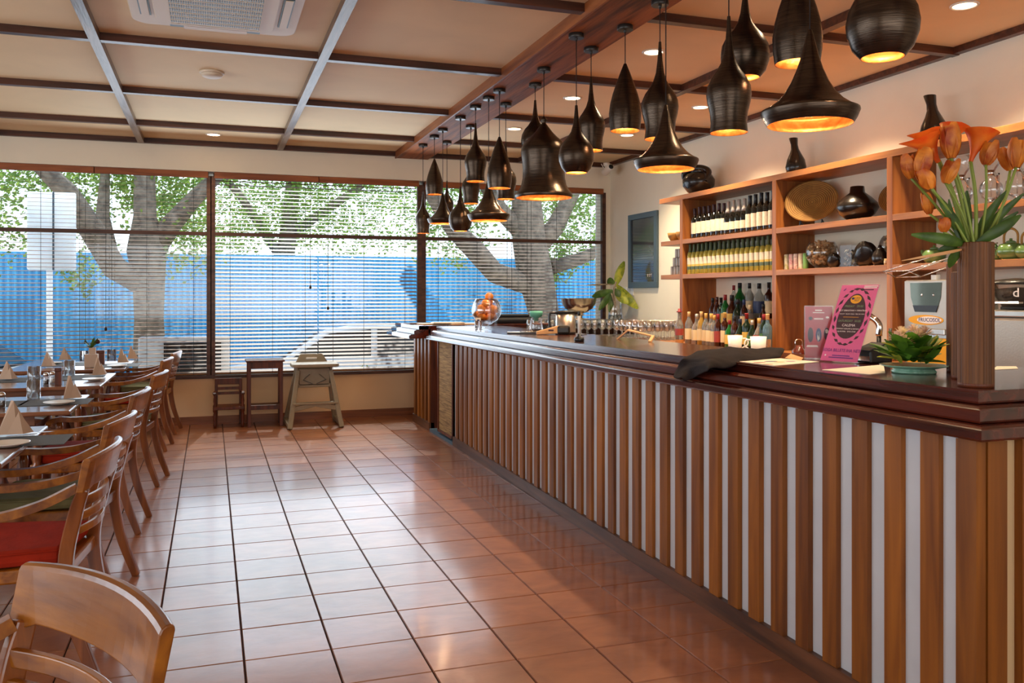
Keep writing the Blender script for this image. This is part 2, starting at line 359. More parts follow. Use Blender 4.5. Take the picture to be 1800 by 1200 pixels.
# window wall: one wall with one long opening, three bays
X0, X1, ZS, ZH = -5.2, 4.72, .53, 2.757
wb = MB().box(-5.6, XR + .2, YW, YW + .25, -.1, ZS).box(-5.6, XR + .2, YW, YW + .25, ZH, ZC + .1).box(-5.6, X0, YW, YW + .25, ZS, ZH).box(X1, XR + .2, YW, YW + .25, ZS, ZH)
struct('wall_back', wb, 'plaster')
lowb = struct('wall_below_window', MB().box(-5.5, 2.9, YW - .006, YW, 0, ZS - .005), 'plaster_low')
struct('wall_right', MB().box(XR, XR + .2, -3, YW, -.1, ZC + .1), 'plaster')
wl = MB()
for a in ((-3, -2.5), (.6, 1.0), (4.1, 4.5), (7.6, YW)): wl.box(-5.7, -5.5, a[0], a[1], 0, ZC)
wl.box(-5.7, -5.5, -3, YW, 2.6, ZC + .1).box(-5.7, -5.5, -3, YW, -.1, .7)
struct('wall_left', wl, 'plaster')
struct('wall_front', MB().box(-5.7, -3.2, -3.2, -3, -.1, ZC + .1).box(4.2, XR + .2, -3.2, -3, -.1, ZC + .1).box(-3.2, 4.2, -3.2, -3, 2.7, ZC + .1).box(-3.2, 4.2, -3.2, -3, -.1, .8), 'plaster')
struct('baseboard_back', MB().box(-5.5, 2.6, YW - .02, YW, 0, .085), 'basewood')
sill = struct('trim_1', MB().box(X0, 2.9, YW - .03, YW + .2, ZS - .035, ZS), 'frame')
bays = [(X0, -2.36), (-2.30, -.02), (.03, 2.33), (2.39, 4.72)]
for n, (a, b) in enumerate(bays):
    w = struct('window_%d' % (n + 1), MB().box(a - .03, a + .02, YW - .005, YW + .05, ZS, ZH - .05), 'frame')
    part('window_frame', MB().box(b - .02, b + .03, YW - .005, YW + .05, ZS, ZH - .05), 'frame', w)
    part('transom', MB().box(a + .02, b - .02, YW - .012, YW + .04, 2.055, 2.095), 'frame', w)
    part('head_frame', MB().box(a, b, YW + .1, YW + .2, ZH - .05, ZH), 'frame', w)
    part('window_pane', MB().box(a, b, YW + .215, YW + .22, ZS, ZH), 'pane', w)
    # two wooden blinds hang in each bay
    if n == 0: continue
    mid = {1: -1.155, 2: 1.165, 3: 3.6}[n]; tilt = {1: 9, 2: 23, 3: 11}[n]
    for q, (p0, p1) in enumerate(((a + .02, mid - .006), (mid + .006, b - .015))):
        side = ['left', 'right'][q]
        lab = {1: 'wooden venetian blind, slats nearly level, %s half of the left window bay', 2: 'wooden venetian blind with tilted sunlit slats, %s half of the middle bay', 3: 'wooden venetian blind, %s half of the bay behind the bar end'}[n] % side
        bl = thing('venetian_blind', lab, 'blind', ((p0 + p1) / 2, YW + .085, ZS), 0, 'wooden blinds in the window bays'); hw = (p1 - p0) / 2
        sm = MB().box(-hw, hw, -.0225, .0225, -.0013, .0013).mesh('slat', 'blind'); nsl = 51
        for k in range(nsl):
            z = .03 + k * (2.15 / nsl)
            link('slat', sm, bl, (0, 0, z), (math.radians(tilt * (1 if k < 36 else .75) + R.uniform(-1, 1)), 0, 0))
        part('valance', MB().box(-hw - .01, hw + .01, -.095, -.075, 2.155, 2.222), 'valance', bl)
        part('bottom_rail', MB().box(-hw, hw, -.025, .025, .002, .018), 'blind', bl)
        for cx in (-hw * .72, hw * .1 * (1 - 2 * q), hw * .75): part('ladder_cord', MB().box(cx - .0018, cx + .0018, -.027, -.023, .0, 2.16), 'cord', bl)
        cx = hw * (.85 if q == 0 else -.82); L = R.uniform(.3, 1.0)
        pc = part('pull_cord', MB().box(cx - .0022, cx + .0022, -.034, -.030, L, 2.1), 'cord', bl)
        part('tassel', MB().lathe([(.003, L), (.014, L - .02), (.012, L - .04), (.002, L - .045)], 8, (cx, -.032, 0)), 'cord', pc)

# ------------------------------------------------------------------ outdoors
struct('ground', MB().box(-30, 40, YW + .3, 45, -.6, -.5), 'asphalt')
fe = thing('blue_fence', 'tall bright blue corrugated metal fence beyond the trees', 'fence', (0, 15.6, -.5))
for k in range(16):
    mb = MB(); w = 1.2; n = 12; vs = []
    for i in range(n * 4 + 1):
        x = i * w / (n * 4); y = .02 if i % 4 in (1, 2) else -.02
        vs += [(x, y, 0), (x, y, 2.6)]
    mb.add(vs, [(2 * i, 2 * i + 2, 2 * i + 3, 2 * i + 1) for i in range(n * 4)])
    if k == 0: fme = mb.mesh('panel', 'blue')
    link('panel', fme, fe, (-6.5 + k * w, 0, 0))
def tree(name, label, trunk, branches, crowns, nleaf, seed):
    rr = random.Random(seed); t = thing(name, label, 'tree', (trunk[0][0], trunk[0][1], -.5)); o = Vector(t.location)
    part('trunk', MB().tube([Vector(p[:3]) - o for p in trunk], [p[3] for p in trunk], 12), 'bark', t)
    for b in branches: part('branch', MB().tube([Vector(p[:3]) - o for p in b], [p[3] for p in b], 9), 'bark', t)
    mb = MB()
    for (cx, cy, cz, rx, ry, rz, n) in crowns:
        # sprays: leaves gather round twigs so that sky shows between them
        for _ in range(n):
            while 1:
                p = Vector((rr.uniform(-1, 1), rr.uniform(-1, 1), rr.uniform(-1, 1)))
                if p.length < 1: break
            c = Vector((cx + p.x * rx, cy + p.y * ry, cz + p.z * rz)) - o
            for _ in range(nleaf):
                q = c + Vector((rr.gauss(0, .10), rr.gauss(0, .10), rr.gauss(0, .08))); a = Vector((rr.uniform(-1, 1), rr.uniform(-1, 1), rr.uniform(-.8, .5))).normalized()
                b = a.orthogonal().normalized(); L = rr.uniform(.05, .09); w = L * .35
                mb.add([q, q + a * L * .5 + b * w, q + a * L, q + a * L * .5 - b * w], [(0, 1, 2, 3)])
    fo = part('foliage', mb, 'leaf_tree', t); fo['kind'] = 'stuff'
P = at_y
def pp(u, v, y, r): p = at_y(u, v, y); return (p.x, p.y, p.z, r)
tree('shade_tree', 'thick forked grey tree behind the left window bay', [pp(264, 700, 12.8, .24), pp(262, 560, 12.8, .19), pp(262, 490, 12.8, .21), pp(258, 440, 12.8, .26), pp(255, 380, 12.8, .15), pp(253, 200, 12.8, .12)],
     [[pp(250, 500, 12.8, .15), pp(200, 470, 12.6, .16), pp(165, 410, 12.4, .16), pp(120, 340, 12.2, .13), pp(60, 280, 12.2, .1), pp(10, 240, 12.2, .08)],
      [pp(262, 450, 12.8, .16), pp(300, 395, 12.8, .14), pp(340, 350, 12.8, .11), pp(400, 290, 12.8, .08)],
      [pp(200, 470, 12.7, .1), pp(180, 380, 12.9, .09), pp(185, 300, 13, .06)]],
     [(-1.6, 13.4, 3.2, 1.3, .8, .9, 330), (-.6, 13.2, 3.5, 1.0, .7, .9, 280), (-.35, 13.0, 2.15, .5, .4, .5, 60), (-1.6, 13.1, 2.0, .35, .3, .5, 30), (-3, 13.4, 2.6, 1, .8, .8, 120)], 11, 3)
tree('spreading_tree', 'wide leaning tree with heavy limbs behind the right window bay', [pp(962, 640, 12.6, .27), pp(955, 545, 12.6, .24), pp(940, 480, 12.6, .28), pp(930, 420, 12.6, .26), pp(925, 340, 12.7, .22), pp(915, 200, 12.7, .18)],
     [[pp(930, 500, 12.6, .17), pp(870, 480, 12.5, .16), pp(835, 440, 12.4, .16), pp(800, 405, 12.3, .14), pp(760, 340, 12.2, .12), pp(700, 250, 12.2, .1)],
      [pp(935, 440, 12.6, .18), pp(975, 400, 12.7, .15), pp(1010, 330, 12.8, .12), pp(1040, 260, 12.8, .1)],
      [pp(930, 420, 12.6, .15), pp(880, 370, 12.7, .13), pp(850, 320, 12.8, .1), pp(840, 250, 12.8, .08)],
      [pp(970, 470, 12.7, .12), pp(1020, 455, 12.7, .1), pp(1075, 430, 12.7, .08)]],
     [(4.6, 13.3, 3.3, 1.6, .8, .9, 330), (5.6, 13.1, 2.6, .7, .6, .7, 160), (3.4, 13.0, 2.3, .7, .5, .5, 70), (3.2, 13.3, 3.4, 1.0, .7, .7, 180), (5.2, 13, 1.9, .5, .3, .35, 50)], 11, 5)
tree('leafy_tree', 'bright green leafy tree above the fence behind the middle bay', [(1.3, 16.6, -.5, .2), (1.3, 16.6, 2, .17), (1.5, 16.6, 4, .12)],
     [[(1.3, 16.6, 2, .1), (.5, 16.4, 3.2, .07), (-.2, 16.4, 4, .05)], [(1.35, 16.6, 2.5, .1), (2.6, 16.4, 3.4, .07), (3.2, 16.4, 4, .05)]],
     [(.5, 16.6, 2.9, 1.8, .8, .8, 330), (2.6, 16.6, 3.0, 1.4, .8, .9, 240), (1.6, 16.9, 4.1, 2.2, .9, .8, 420)], 15, 9)
sg = thing('street_sign', 'large white sign board on a white pole outside, seen from its back', 'sign', (-1.78, 11.5, -.5))
part('board', MB().box(-.25, .27, -.02, .02, 2.2, 3.12), 'signwhite', sg, bevel=.02); part('pole', MB().tube([(-.02, .04, 0), (-.02, .04, 3.1)], .035, 12), 'signwhite', sg)
part('rib', MB().box(.02, .04, -.03, -.02, 2.2, 3.12), 'greyframe', sg)
ac = thing('condenser_unit', 'white outdoor air conditioning unit with dark grille behind the left bay', 'air conditioner', (-.3, 11.2, -.5))
part('casing', MB().box(-.5, .52, -.15, .18, .35, 1.41), 'carwhite', ac, bevel=.02)
part('stand', MB().box(-.45, -.4, -.1, .1, 0, .35).box(.4, .45, -.1, .1, 0, .35), 'rubber', ac)
gr = part('fan_grille', MB().box(-.22, .42, -.17, -.15, .45, 1.34), 'rubber', ac)
mb = MB()
for k in range(22): mb.box(-.22, .42, -.178, -.17, .47 + k * .04, .474 + k * .04)
for k in range(5): mb.box(-.2 + k * .15, -.197 + k * .15, -.18, -.17, .45, 1.34)
part('wire', mb, 'greyframe', gr)
def car(label, loc, rz, paint):
    t = thing('car', label, 'car', loc, rz, None)
    body = [(-2.1, .3), (-2.15, .62), (-1.95, .82), (-1.0, .92), (-.35, 1.38), (.2, 1.46), (1.1, 1.42), (1.75, 1.0), (2.05, .92), (2.12, .5), (2.05, .28)]
    MX = Matrix.Rotation(PI / 2, 4, 'X')
    part('body', MB().prism(body, -.82, .82, MX), paint, t, bevel=.06)
    for s in (-1, 1):
        part('side_window', MB().prism([(-.85, .95), (-.3, 1.31), (.35, 1.37), (.35, .95)], -.008, .008, Matrix.Translation((0, s * .83, 0)) @ MX), 'carglass', t)
        part('side_window', MB().prism([(.45, .95), (.45, 1.37), (1.05, 1.34), (1.5, 1.0)], -.008, .008, Matrix.Translation((0, s * .83, 0)) @ MX), 'carglass', t)
        for x in (-1.35, 1.3):
            part('wheel', MB().lathe([(.16, -.1), (.31, -.1), (.32, 0), (.31, .1), (.16, .1)], 20, (x, s * .78, .32), Matrix.Rotation(PI / 2, 4, 'X')), 'rubber', t)
    w = MB().add([(-.98, -.7, .94), (-.98, .7, .94), (-.4, .62, 1.36), (-.4, -.62, 1.36)], [(0, 1, 2, 3)]); part('windscreen', w, 'carglass', t, (-.02, 0, .015))
    part('headlight', MB().box(-2.14, -2.08, -.7, -.45, .6, .74).box(-2.14, -2.08, .45, .7, .6, .74), 'chrome', t)
    return t
car('silver car parked outside at the far left, partly behind the sign pole', (-3.6, 13.6, -.5), PI - .2, 'steel')
car('white car parked in the sun behind the middle bay', (2.05, 14.6, -.5), 0, 'carwhite')
bsh = MB(); rb = random.Random(4)
for k in range(220):
    a = rb.uniform(0, 2 * PI); e = rb.uniform(.2, 1.3); L = rb.uniform(.25, .55)
    d = Vector((math.cos(a) * math.cos(e), math.sin(a) * math.cos(e), math.sin(e))); b = Vector((rb.uniform(-.12, .12), rb.uniform(-.12, .12), .5 + rb.uniform(-.1, .35)))
    bsh.leaf(b, b + d * L * .5, .035, .3, 3)
sh = thing('potted_shrub', 'spiky sunlit shrub outside behind the middle bay, near the bar end', 'shrub', (1.95, 11.6, -.5))
part('foliage', bsh, 'leaf_y', sh)['kind'] = 'stuff'; part('stem', MB().tube([(0, 0, 0), (0, 0, .6)], .03, 8), 'bark', sh)

# ------------------------------------------------------------------ bar counter
def zt(y): return 1.1145 - .004 * (y - 1.95)      # the top runs very slightly out of level
bar = thing('bar_counter', 'long mahogany topped bar counter faced with honey brown slats over white paint', 'counter', (2.136, 5.2, 0))
BO = Vector(bar.location)
def sweep(path, prof, closed_ends=True):
    # path: list of (x, y); outward lies on the left-hand side of travel; prof: list of (outward offset, z below the top)
    n = len(path); L = len(prof); dirs = []
    for i in range(n - 1): dirs.append((Vector(path[i + 1]) - Vector(path[i])).normalized())
    vs = []
    for i in range(n):
        if i == 0: nn = Vector((dirs[0].y, -dirs[0].x)); k = 1
        elif i == n - 1: nn = Vector((dirs[-1].y, -dirs[-1].x)); k = 1
        else:
            a = Vector((dirs[i - 1].y, -dirs[i - 1].x)); b = Vector((dirs[i].y, -dirs[i].x)); nn = (a + b).normalized(); k = 1 / max(.3, nn.dot(a))
        for o, z in prof:
            x = path[i][0] + nn.x * o * k; y = path[i][1] + nn.y * o * k
            vs.append(Vector((x, y, zt(max(y, 1.95)) + z)))
    fs = [(i * L + j, (i + 1) * L + j, (i + 1) * L + (j + 1) % L, i * L + (j + 1) % L) for i in range(n - 1) for j in range(L)]
    if closed_ends: fs += [tuple(range(L)), tuple((n - 1) * L + j for j in reversed(range(L)))]
    return vs, fs
def nose(x0, x1, z0, z1, r=.008):  # rounded nose of one step, from top inside to bottom inside
    return [(x0, z1), (x1 - r, z1), (x1 - r * .3, z1 - r * .3), (x1, z1 - r), (x1, z0 + r), (x1 - r * .3, z0 + r * .3), (x1 - r, z0), (x0, z0)]
def lipset(path, parent, m, off=BO):
    # outward offsets from the top edge line: three stepped mouldings
    for (o, z0, z1) in ((0, -.040, 0), (.052, -.088, -.046), (.105, -.130, -.094)):
        vs, fs = sweep(path, nose(-.10, o, z0, z1)); mb = MB().add([v - off for v in vs], fs)
        part('moulding', mb, m, parent)
        if o: # shadow cove between the steps
            vs, fs = sweep(path, [(-.1, z1 + .006), (o - .02, z1 + .006), (o - .014, z1), (-.1, z1)]); part('cove', MB().add([v - off for v in vs], fs), 'mahogany', parent)
pathA = [(3.7, 2.02), (2.136, 1.977), (2.136, 3.6), (2.137, 5.3), (2.142, 7.0), (2.15, 8.55)]
# outward must be -x / -y: travelling from the right end to the corner and then away keeps it on the left
_p = list(reversed(pathA))       # far end -> corner -> right end : right-hand normal (dy,-dx) points to -x
lipset(_p, bar, 'mahogany')
top = MB(); n = len(pathA)
outer = [(2.137, 1.978), (2.137, 5.3), (2.151, 8.55)]; inner = [(2.74, 2.62), (2.76, 5.3), (2.84, 8.55)]
def quadtop(a, b, c, d, t=.035):
    vs = []
    for x, y in (a, b, c, d): vs.append(Vector((x, y, zt(y) + .0005)) - BO)
    for x, y in (a, b, c, d): vs.append(Vector((x, y, zt(y) - t)) - BO)
    return vs, [(0, 1, 2, 3), (7, 6, 5, 4), (0, 4, 5, 1), (1, 5, 6, 2), (2, 6, 7, 3), (3, 7, 4, 0)]
top.add(*quadtop(outer[0], inner[0], inner[1], outer[1])); top.add(*quadtop(outer[1], inner[1], inner[2], outer[2]))
top.add(*quadtop(outer[0], (3.7, 2.02), (3.7, 2.62), inner[0]))
part('countertop', top, 'mahogany', bar)
def face_x(y): return 2.085 + max(0, y - 3) * .0125
mb = MB()
for a, b in ((1.96, 4), (4, 6), (6, 7.87)): mb.add([Vector((face_x(a) + .0135, a, .05)) - BO, Vector((face_x(b) + .0135, b, .05)) - BO, Vector((face_x(b) + .0135, b, 1.0)) - BO, Vector((face_x(a) + .0135, a, 1.0)) - BO], [(0, 1, 2, 3)])
part('recessed_panel', mb, 'recess', bar, label='white painted panel showing between the slats')
part('end_panel', MB().box(2.12 - BO.x, 3.6 - BO.x, 1.955 - BO.y, 1.965 - BO.y, .05, 1.0), 'recess_end', bar, label='cream end panel')
part('carcass', MB().box(2.7 - BO.x, 2.73 - BO.x, 2.6 - BO.y, 8.0 - BO.y, 0, 1.06).box(2.16 - BO.x, 2.7 - BO.x, 7.86 - BO.y, 7.88 - BO.y, 0, 1.06), 'plinth', bar)
slme = MB().box(-.018, .018, -.0365, .0365, .075, .99).mesh('slat', 'slat')
k = 0; y = 2.107
link('slat', slme, bar, Vector((face_x(1.965) + .012, 1.968, 0)) - BO)
while y < 7.86:
    link('slat', slme, bar, Vector((face_x(y) + .014, y, 0)) - BO, (0, 0, R.uniform(-.012, .012))); y += .1525; k += 1
for x in (2.155, 2.287, 2.43, 2.58, 2.73, 2.88): link('slat', slme, bar, Vector((x, 1.945, 0)) - BO, (0, 0, PI / 2))
vs = []
pl = MB()
for a, b in ((1.935, 4.2), (4.2, 6.2), (6.2, 7.87)):
    o = [Vector((face_x(q) - .012, q, z)) - BO for z in (0, .085) for q in (a, b)]; i2 = [Vector((face_x(q) + .05, q, z)) - BO for z in (0, .085) for q in (a, b)]
    pl.add(o + i2, [(0, 1, 3, 2), (2, 3, 7, 6), (0, 2, 6, 4), (1, 5, 7, 3)])
pl.box(2.08 - BO.x, 3.6 - BO.x, 1.93 - BO.y, 1.97 - BO.y, 0, .085)
part('plinth', pl, 'plinth', bar)
part('threshold', MB().box(2.135 - BO.x, 2.5 - BO.x, 7.87 - BO.y, 8.78 - BO.y, 0, .03), 'greyframe', bar)
dr = part('door', MB().box(2.150 - BO.x, 2.180 - BO.x, 7.90 - BO.y, 8.46 - BO.y, .05, .985), 'woven', bar, label='narrow door faced with woven reed matting')
part('door_frame', MB().box(-.012, .03, -.28, -.262, .05, .985).box(-.012, .03, .262, .28, .05, .985).box(-.012, .03, -.28, .28, .05, .075), 'darkwood', dr, Vector((2.150, 8.18, 0)) - BO)
for z in (.25, .8): part('hinge', MB().box(2.152 - BO.x, 2.17 - BO.x, 8.47 - BO.y, 8.5 - BO.y, z, z + .1), 'chrome', bar)

far = thing('bar_return', 'short far section of the bar under the menus, slatted, by the middle window', 'counter', (2.15, 9.2, 0)); FO = Vector(far.location)
lipset([(2.03, 10.0), (2.03, 8.8)], far, 'mahogany', FO)
part('countertop', MB().box(2.029 - FO.x, 2.9 - FO.x, 8.8 - FO.y, 10.02 - FO.y, 1.05, zt(8.8)), 'mahogany', far)
part('ledge', MB().box(2.9 - FO.x, 4.80 - FO.x, 9.2 - FO.y, 10.02 - FO.y, 1.03, 1.085), 'mahogany_x', far, bevel=.004, label='dark window ledge behind the bar')
part('end_panel', MB().box(2.155 - FO.x, 2.7 - FO.x, 8.80 - FO.y, 8.82 - FO.y, 0, 1.05), 'darkwood', far)
part('back_panel', MB().box(2.17 - FO.x, 2.19 - FO.x, 8.82 - FO.y, 9.56 - FO.y, .05, 1.0).box(2.19 - FO.x, 4.8 - FO.x, 9.4 - FO.y, 9.42 - FO.y, 0, 1.04), 'darkwood', far)
for j in range(5): link('slat', slme, far, Vector((2.16, 8.845 + j * .165, 0)) - FO)
part('plinth', MB().box(2.135 - FO.x, 2.19 - FO.x, 8.8 - FO.y, 9.58 - FO.y, 0, .085), 'plinth', far)

# back counter along the right wall, with a tiered bottle riser
bc = thing('back_counter', 'low service counter behind the bar along the wall', 'counter', (4.45, 5.6, 0))
part('worktop', MB().box(-.42, .355, -3.6, 3.55, .90, .945), 'shelf', bc); part('cabinet', MB().box(-.38, .355, -3.6, 3.5, 0, .90), 'plinth', bc)
part('corner_top', MB().box(-1.5, .355, 2.85, 3.78, .90, .946), 'steel_face', bc); part('corner_cabinet', MB().box(-1.45, .355, 2.9, 3.78, 0, .90), 'plinth', bc)
ri = thing('bottle_riser', 'stepped wooden riser under the spirit bottles', 'stand', (4.6, 6.7, .945))
part('step', MB().box(-.1, .2, -.48, .75, 0, .13), 'shelf', ri); part('step', MB().box(.08, .2, -.48, .45, .13, .25), 'shelf', ri)

# ------------------------------------------------------------------ shelf unit on the right wall
XF = 4.424
su = thing('shelf_unit', 'large open wooden shelf unit on the wall behind the bar', 'shelf', (XF, 5.5, .945)); SO = Vector(su.location)
def sp(nm, y0, y1, z0, z1, m='shelf', x0=XF, x1=XR): return part(nm, MB().box(x0 - SO.x, x1 - SO.x, y0 - SO.y, y1 - SO.y, z0 - SO.z, z1 - SO.z), m, su, bevel=.002)
sp('top_board', 1.6, 8.09, 2.352, 2.40)
posts = [(7.62, 7.675), (6.108, 6.162), (4.805, 4.858), (2.55, 2.60), (1.65, 1.7)]
for a, b in posts: sp('upright', a, b, .946, 2.352, 'shelf_v')
for i in range(4):
    a = posts[i + 1][1]; b = posts[i][0]
    for z in (1.911, 1.566): sp('shelf_board', a, b, z, z + .045)
for z in (1.911, 1.566): sp('end_shelf', 7.675, 8.06, z, z + .045)

# ------------------------------------------------------------------ bottles
def shrink(prof, d): return [(max(.0005, r - d), z) for r, z in prof]
BORD = [(.034, 0), (.0375, .006), (.0375, .19), (.034, .205), (.018, .225), (.0145, .24), (.0145, .295), (.016, .297), (.016, .303), (.012, .305)]
CHAMP = [(.038, 0), (.043, .008), (.043, .14), (.038, .18), (.022, .235), (.0155, .265), (.0155, .305), (.013, .31)]
SLIM = [(.028, 0), (.031, .005), (.031, .17), (.027, .20), (.015, .23), (.0135, .25), (.0135, .29), (.012, .293)]
SQUAT = [(.04, 0), (.044, .006), (.045, .12), (.04, .15), (.018, .185), (.0145, .20), (.0145, .25), (.012, .253)]
TALL = [(.034, 0), (.038, .006), (.038, .18), (.032, .205), (.016, .235), (.014, .25), (.014, .30), (.012, .302)]
ROUND = [(.03, 0), (.043, .02), (.048, .07), (.044, .12), (.02, .17), (.013, .19), (.013, .245), (.011, .248)]
def seg(prof, z0, z1, d=.0006):
    def rad(z):
        for (a, b), (c, e) in zip(prof, prof[1:]):
            if b <= z <= e: return a + (c - a) * (z - b) / max(1e-6, e - b)
        return prof[-1][0]
    zs = [z0] + [p[1] for p in prof if z0 < p[1] < z1] + [z1]
    return [(rad(z) + d, z) for z in zs]
_bcache = {}
def bottle_proto(key, prof, glass, foil, lab, labz, extra=None, liquid=None):
    t = thing('bottle', 'x', 'bottle', (0, 0, 0)); n = 14
    part('glass_body', MB().lathe(prof, n), glass, t)
    H_ = prof[-1][1]
    if foil: part('foil_capsule' if foil.startswith('foil') else 'cap', MB().lathe(seg(prof, *extra[:2]) if extra else seg(prof, H_ - .06, H_), n), foil, t)
    if lab: part('label', MB().shell(seg(prof, labz[0], labz[1]), n), lab, t)
    if liquid: part('drink', MB().lathe([(max(.001, r - .003), z) for r, z in seg(prof, .004, liquid[1], 0)], n), liquid[0], t)
    return t
def place_bottles(key, proto, spots, labels, group, scale=1):
    for i, (loc, lab) in enumerate(zip(spots, labels)):
        o = proto if i == 0 else copy_tree(proto)
        o.name = key; o.location = loc; o.rotation_euler = (0, 0, R.uniform(2.6, 3.6)); o['label'] = lab; o['group'] = group
        s = scale * R.uniform(.985, 1.015); o.scale = (s, s, s)
ZA, ZB = 1.956, 1.611
p = bottle_proto('w', BORD, 'redwine', 'foil_red', 'label', (.05, .16), (.235, .305))
place_bottles('wine_bottle', p, [(4.51, 7.53 - k * .0865, ZA) for k in range(7)], ['dark red wine bottle with cream label, %s from the left on the upper bottle shelf' % ordn(k) for k in range(7)], 'wine bottles on the upper bottle shelf')
p = bottle_proto('c', CHAMP, 'redwine', 'foil_silver', 'label', (.045, .115), (.20, .31))
place_bottles('sparkling_wine_bottle', p, [(4.51, 6.94 - k * .086, ZA) for k in range(4)], ['sparkling wine bottle with tall silver foil, %s of the four' % ordn(k) for k in range(4)], 'wine bottles on the upper bottle shelf')
p = bottle_proto('w2', BORD, 'redwine', 'foil_black', 'label', (.04, .15), (.235, .305))
place_bottles('wine_bottle', p, [(4.51, 6.60 - k * .084, ZA) for k in range(6)], ['tall dark wine bottle with pale label, %s to the right of the sparkling wines' % ordn(k) for k in range(6)], 'wine bottles on the upper bottle shelf', 1.09)
p = bottle_proto('ww', SLIM, 'white_wine', 'foil_green', 'label', (.085, .16), (.215, .293))
part('label_band', MB().shell(seg(SLIM, .075, .095, .0010), 14), 'label2', p)
part('lower_label', MB().shell(seg(SLIM, .045, .075, .0008), 14), 'foil_green', p)
place_bottles('white_wine_bottle', p, [(4.485, 7.575 - k * .0752, ZB) for k in range(20)], ['white wine bottle with green foil, %s from the left in the front row' % ordn(k) for k in range(20)], 'white wine bottles on the lower bottle shelf')
p2 = copy_tree(p)
place_bottles('white_wine_bottle', p2, [(4.57, 7.54 - k * .0752, ZB) for k in range(19)], ['white wine bottle in the back row, behind the gap after the %s front bottle' % ordn(k) for k in range(19)], 'white wine bottles on the lower bottle shelf')

GC = {}
def bmat(n, c, tr=.6, **k):
    if n not in GC: GC[n] = n; M[n] = mat(n, c, rough=.05, coat=.5, trans=tr, ior=1.15, **k)
    return n
bmat('clear_spirit', '#c9ccca', .8); bmat('amber_spirit', '#a85e1c', .4); bmat('brown_spirit', '#3a170a', .2); bmat('green_spirit', '#1f6a2c', .35); bmat('dark_green_spirit', '#18281a', .2); bmat('blue_spirit', '#7fa5b8', .7); bmat('gold_spirit', '#d1a24a', .5)
for n_, c_ in (('cap_red', '#8a1c22'), ('cap_gold', '#d8a95a'), ('cap_black', '#1a1718'), ('cap_cork', '#d9b27a'), ('cap_blue', '#1f2a48'), ('lab_black', '#1d1b20'), ('lab_yellow', '#c9a548'), ('lab_red', '#9a3a30'), ('lab_cream', '#dfc79b'), ('lab_blue', '#2b3a63'), ('lab_green', '#3c6a3a'), ('lab_orange', '#b8763a')): M[n_] = mat(n_, c_, rough=.45)
front = [(1212, TALL, 'clear_spirit', 'cap_cork', 'lab_cream', 'rum bottle with yellow and cream label at the left end', 1.0), (1224, SQUAT, 'clear_spirit', 'foil_silver', 'lab_cream', 'clear round bottle with wide cream label, next to the left end', 1.12), (1233, TALL, 'gold_spirit', 'cap_cork', 'lab_cream', 'clear bottle with tall cork stopper and folded cream label', 1.02),
         (1241, TALL, 'clear_spirit', 'cap_gold', 'lab_cream', 'clear bottle with gold cap right of the cork stopper one', .97), (1249, SQUAT, 'clear_spirit', 'cap_gold', 'lab_cream', 'broad clear bottle with a lime drawn on its label', 1.15), (1256, TALL, 'clear_spirit', 'cap_gold', 'lab_cream', 'narrow clear bottle with short gold cap', .92),
         (1264, TALL, 'brown_spirit', 'cap_red', 'lab_red', 'dark red liqueur bottle with red cap', .96), (1273, BORD, 'brown_spirit', 'cap_gold', 'lab_cream', 'dark square-shouldered bottle with copper neck and white front label', 1.0), (1284, SQUAT, 'green_spirit', 'cap_red', 'lab_yellow', 'green whisky bottle with red cap', .95), (1293, TALL, 'brown_spirit', 'cap_black', 'lab_black', 'slim black bottle right of the green whisky', .92),
         (1302, ROUND, 'dark_green_spirit', 'cap_blue', 'lab_orange', 'dark round herbal liqueur bottle with orange label', 1.03), (1311, BORD, 'dark_green_spirit', 'cap_red', 'lab_yellow', 'green bottle with yellow diagonal neck label and red seal', 1.0), (1323, ROUND, 'dark_green_spirit', 'foil_silver', 'lab_green', 'round dark green bottle behind the two mugs', 1.0),
         (1334, ROUND, 'clear_spirit', 'cap_gold', 'lab_red', 'clear pear-shaped bottle with gold topped neck', 1.08), (1342, TALL, 'dark_green_spirit', 'cap_red', 'lab_green', 'green bottle with red neck band near the right post', 1.0), (1350, BORD, 'blue_spirit', 'cap_cork', None, 'pale blue bottle with cork stopper at the right end', 1.0)]
mid = [(1252, TALL, 'brown_spirit', 'cap_black', 'lab_black', 'dark bottle at the left end', 1.0), (1260, TALL, 'brown_spirit', 'foil_red', 'lab_red', 'brown bottle with maroon foil', 1.03), (1269, BORD, 'dark_green_spirit', 'cap_black', 'lab_green', 'dark green bottle with black cap', 1.0), (1275, TALL, 'green_spirit', 'cap_red', 'lab_yellow', 'green bottle with red cap', 1.1),
       (1285, SQUAT, 'brown_spirit', 'cap_black', 'lab_yellow', 'dark whisky bottle with arched cream label', 1.3), (1298, SQUAT, 'dark_green_spirit', 'lab_black', 'lab_black', 'black labelled bottle under the tall green one', 1.15), (1308, TALL, 'brown_spirit', 'lab_blue', 'lab_cream', 'brown bottle with blue cap', .95), (1319, SQUAT, 'clear_spirit', 'lab_cream', 'lab_yellow', 'clear bottle with yellow strip label', .95), (1341, SQUAT, 'brown_spirit', 'cap_black', 'lab_blue', 'dark bottle beside the right post', .98)]
back = [(1289, TALL, 'clear_spirit', 'cap_red', 'lab_cream', 'clear bottle with small red cap', 1.0), (1301, SQUAT, 'green_spirit', 'cap_black', 'lab_black', 'large green gin bottle with black cap', 1.28), (1318, TALL, 'clear_spirit', 'cap_black', 'lab_cream', 'square clear bottle with black cap', 1.06), (1336, SQUAT, 'clear_spirit', 'cap_black', 'lab_blue', 'broad clear vodka bottle with slanted dark label', 1.25), (1351, BORD, 'brown_spirit', 'cap_black', 'lab_cream', 'tall black bottle with cream label against the post', 1.06)]
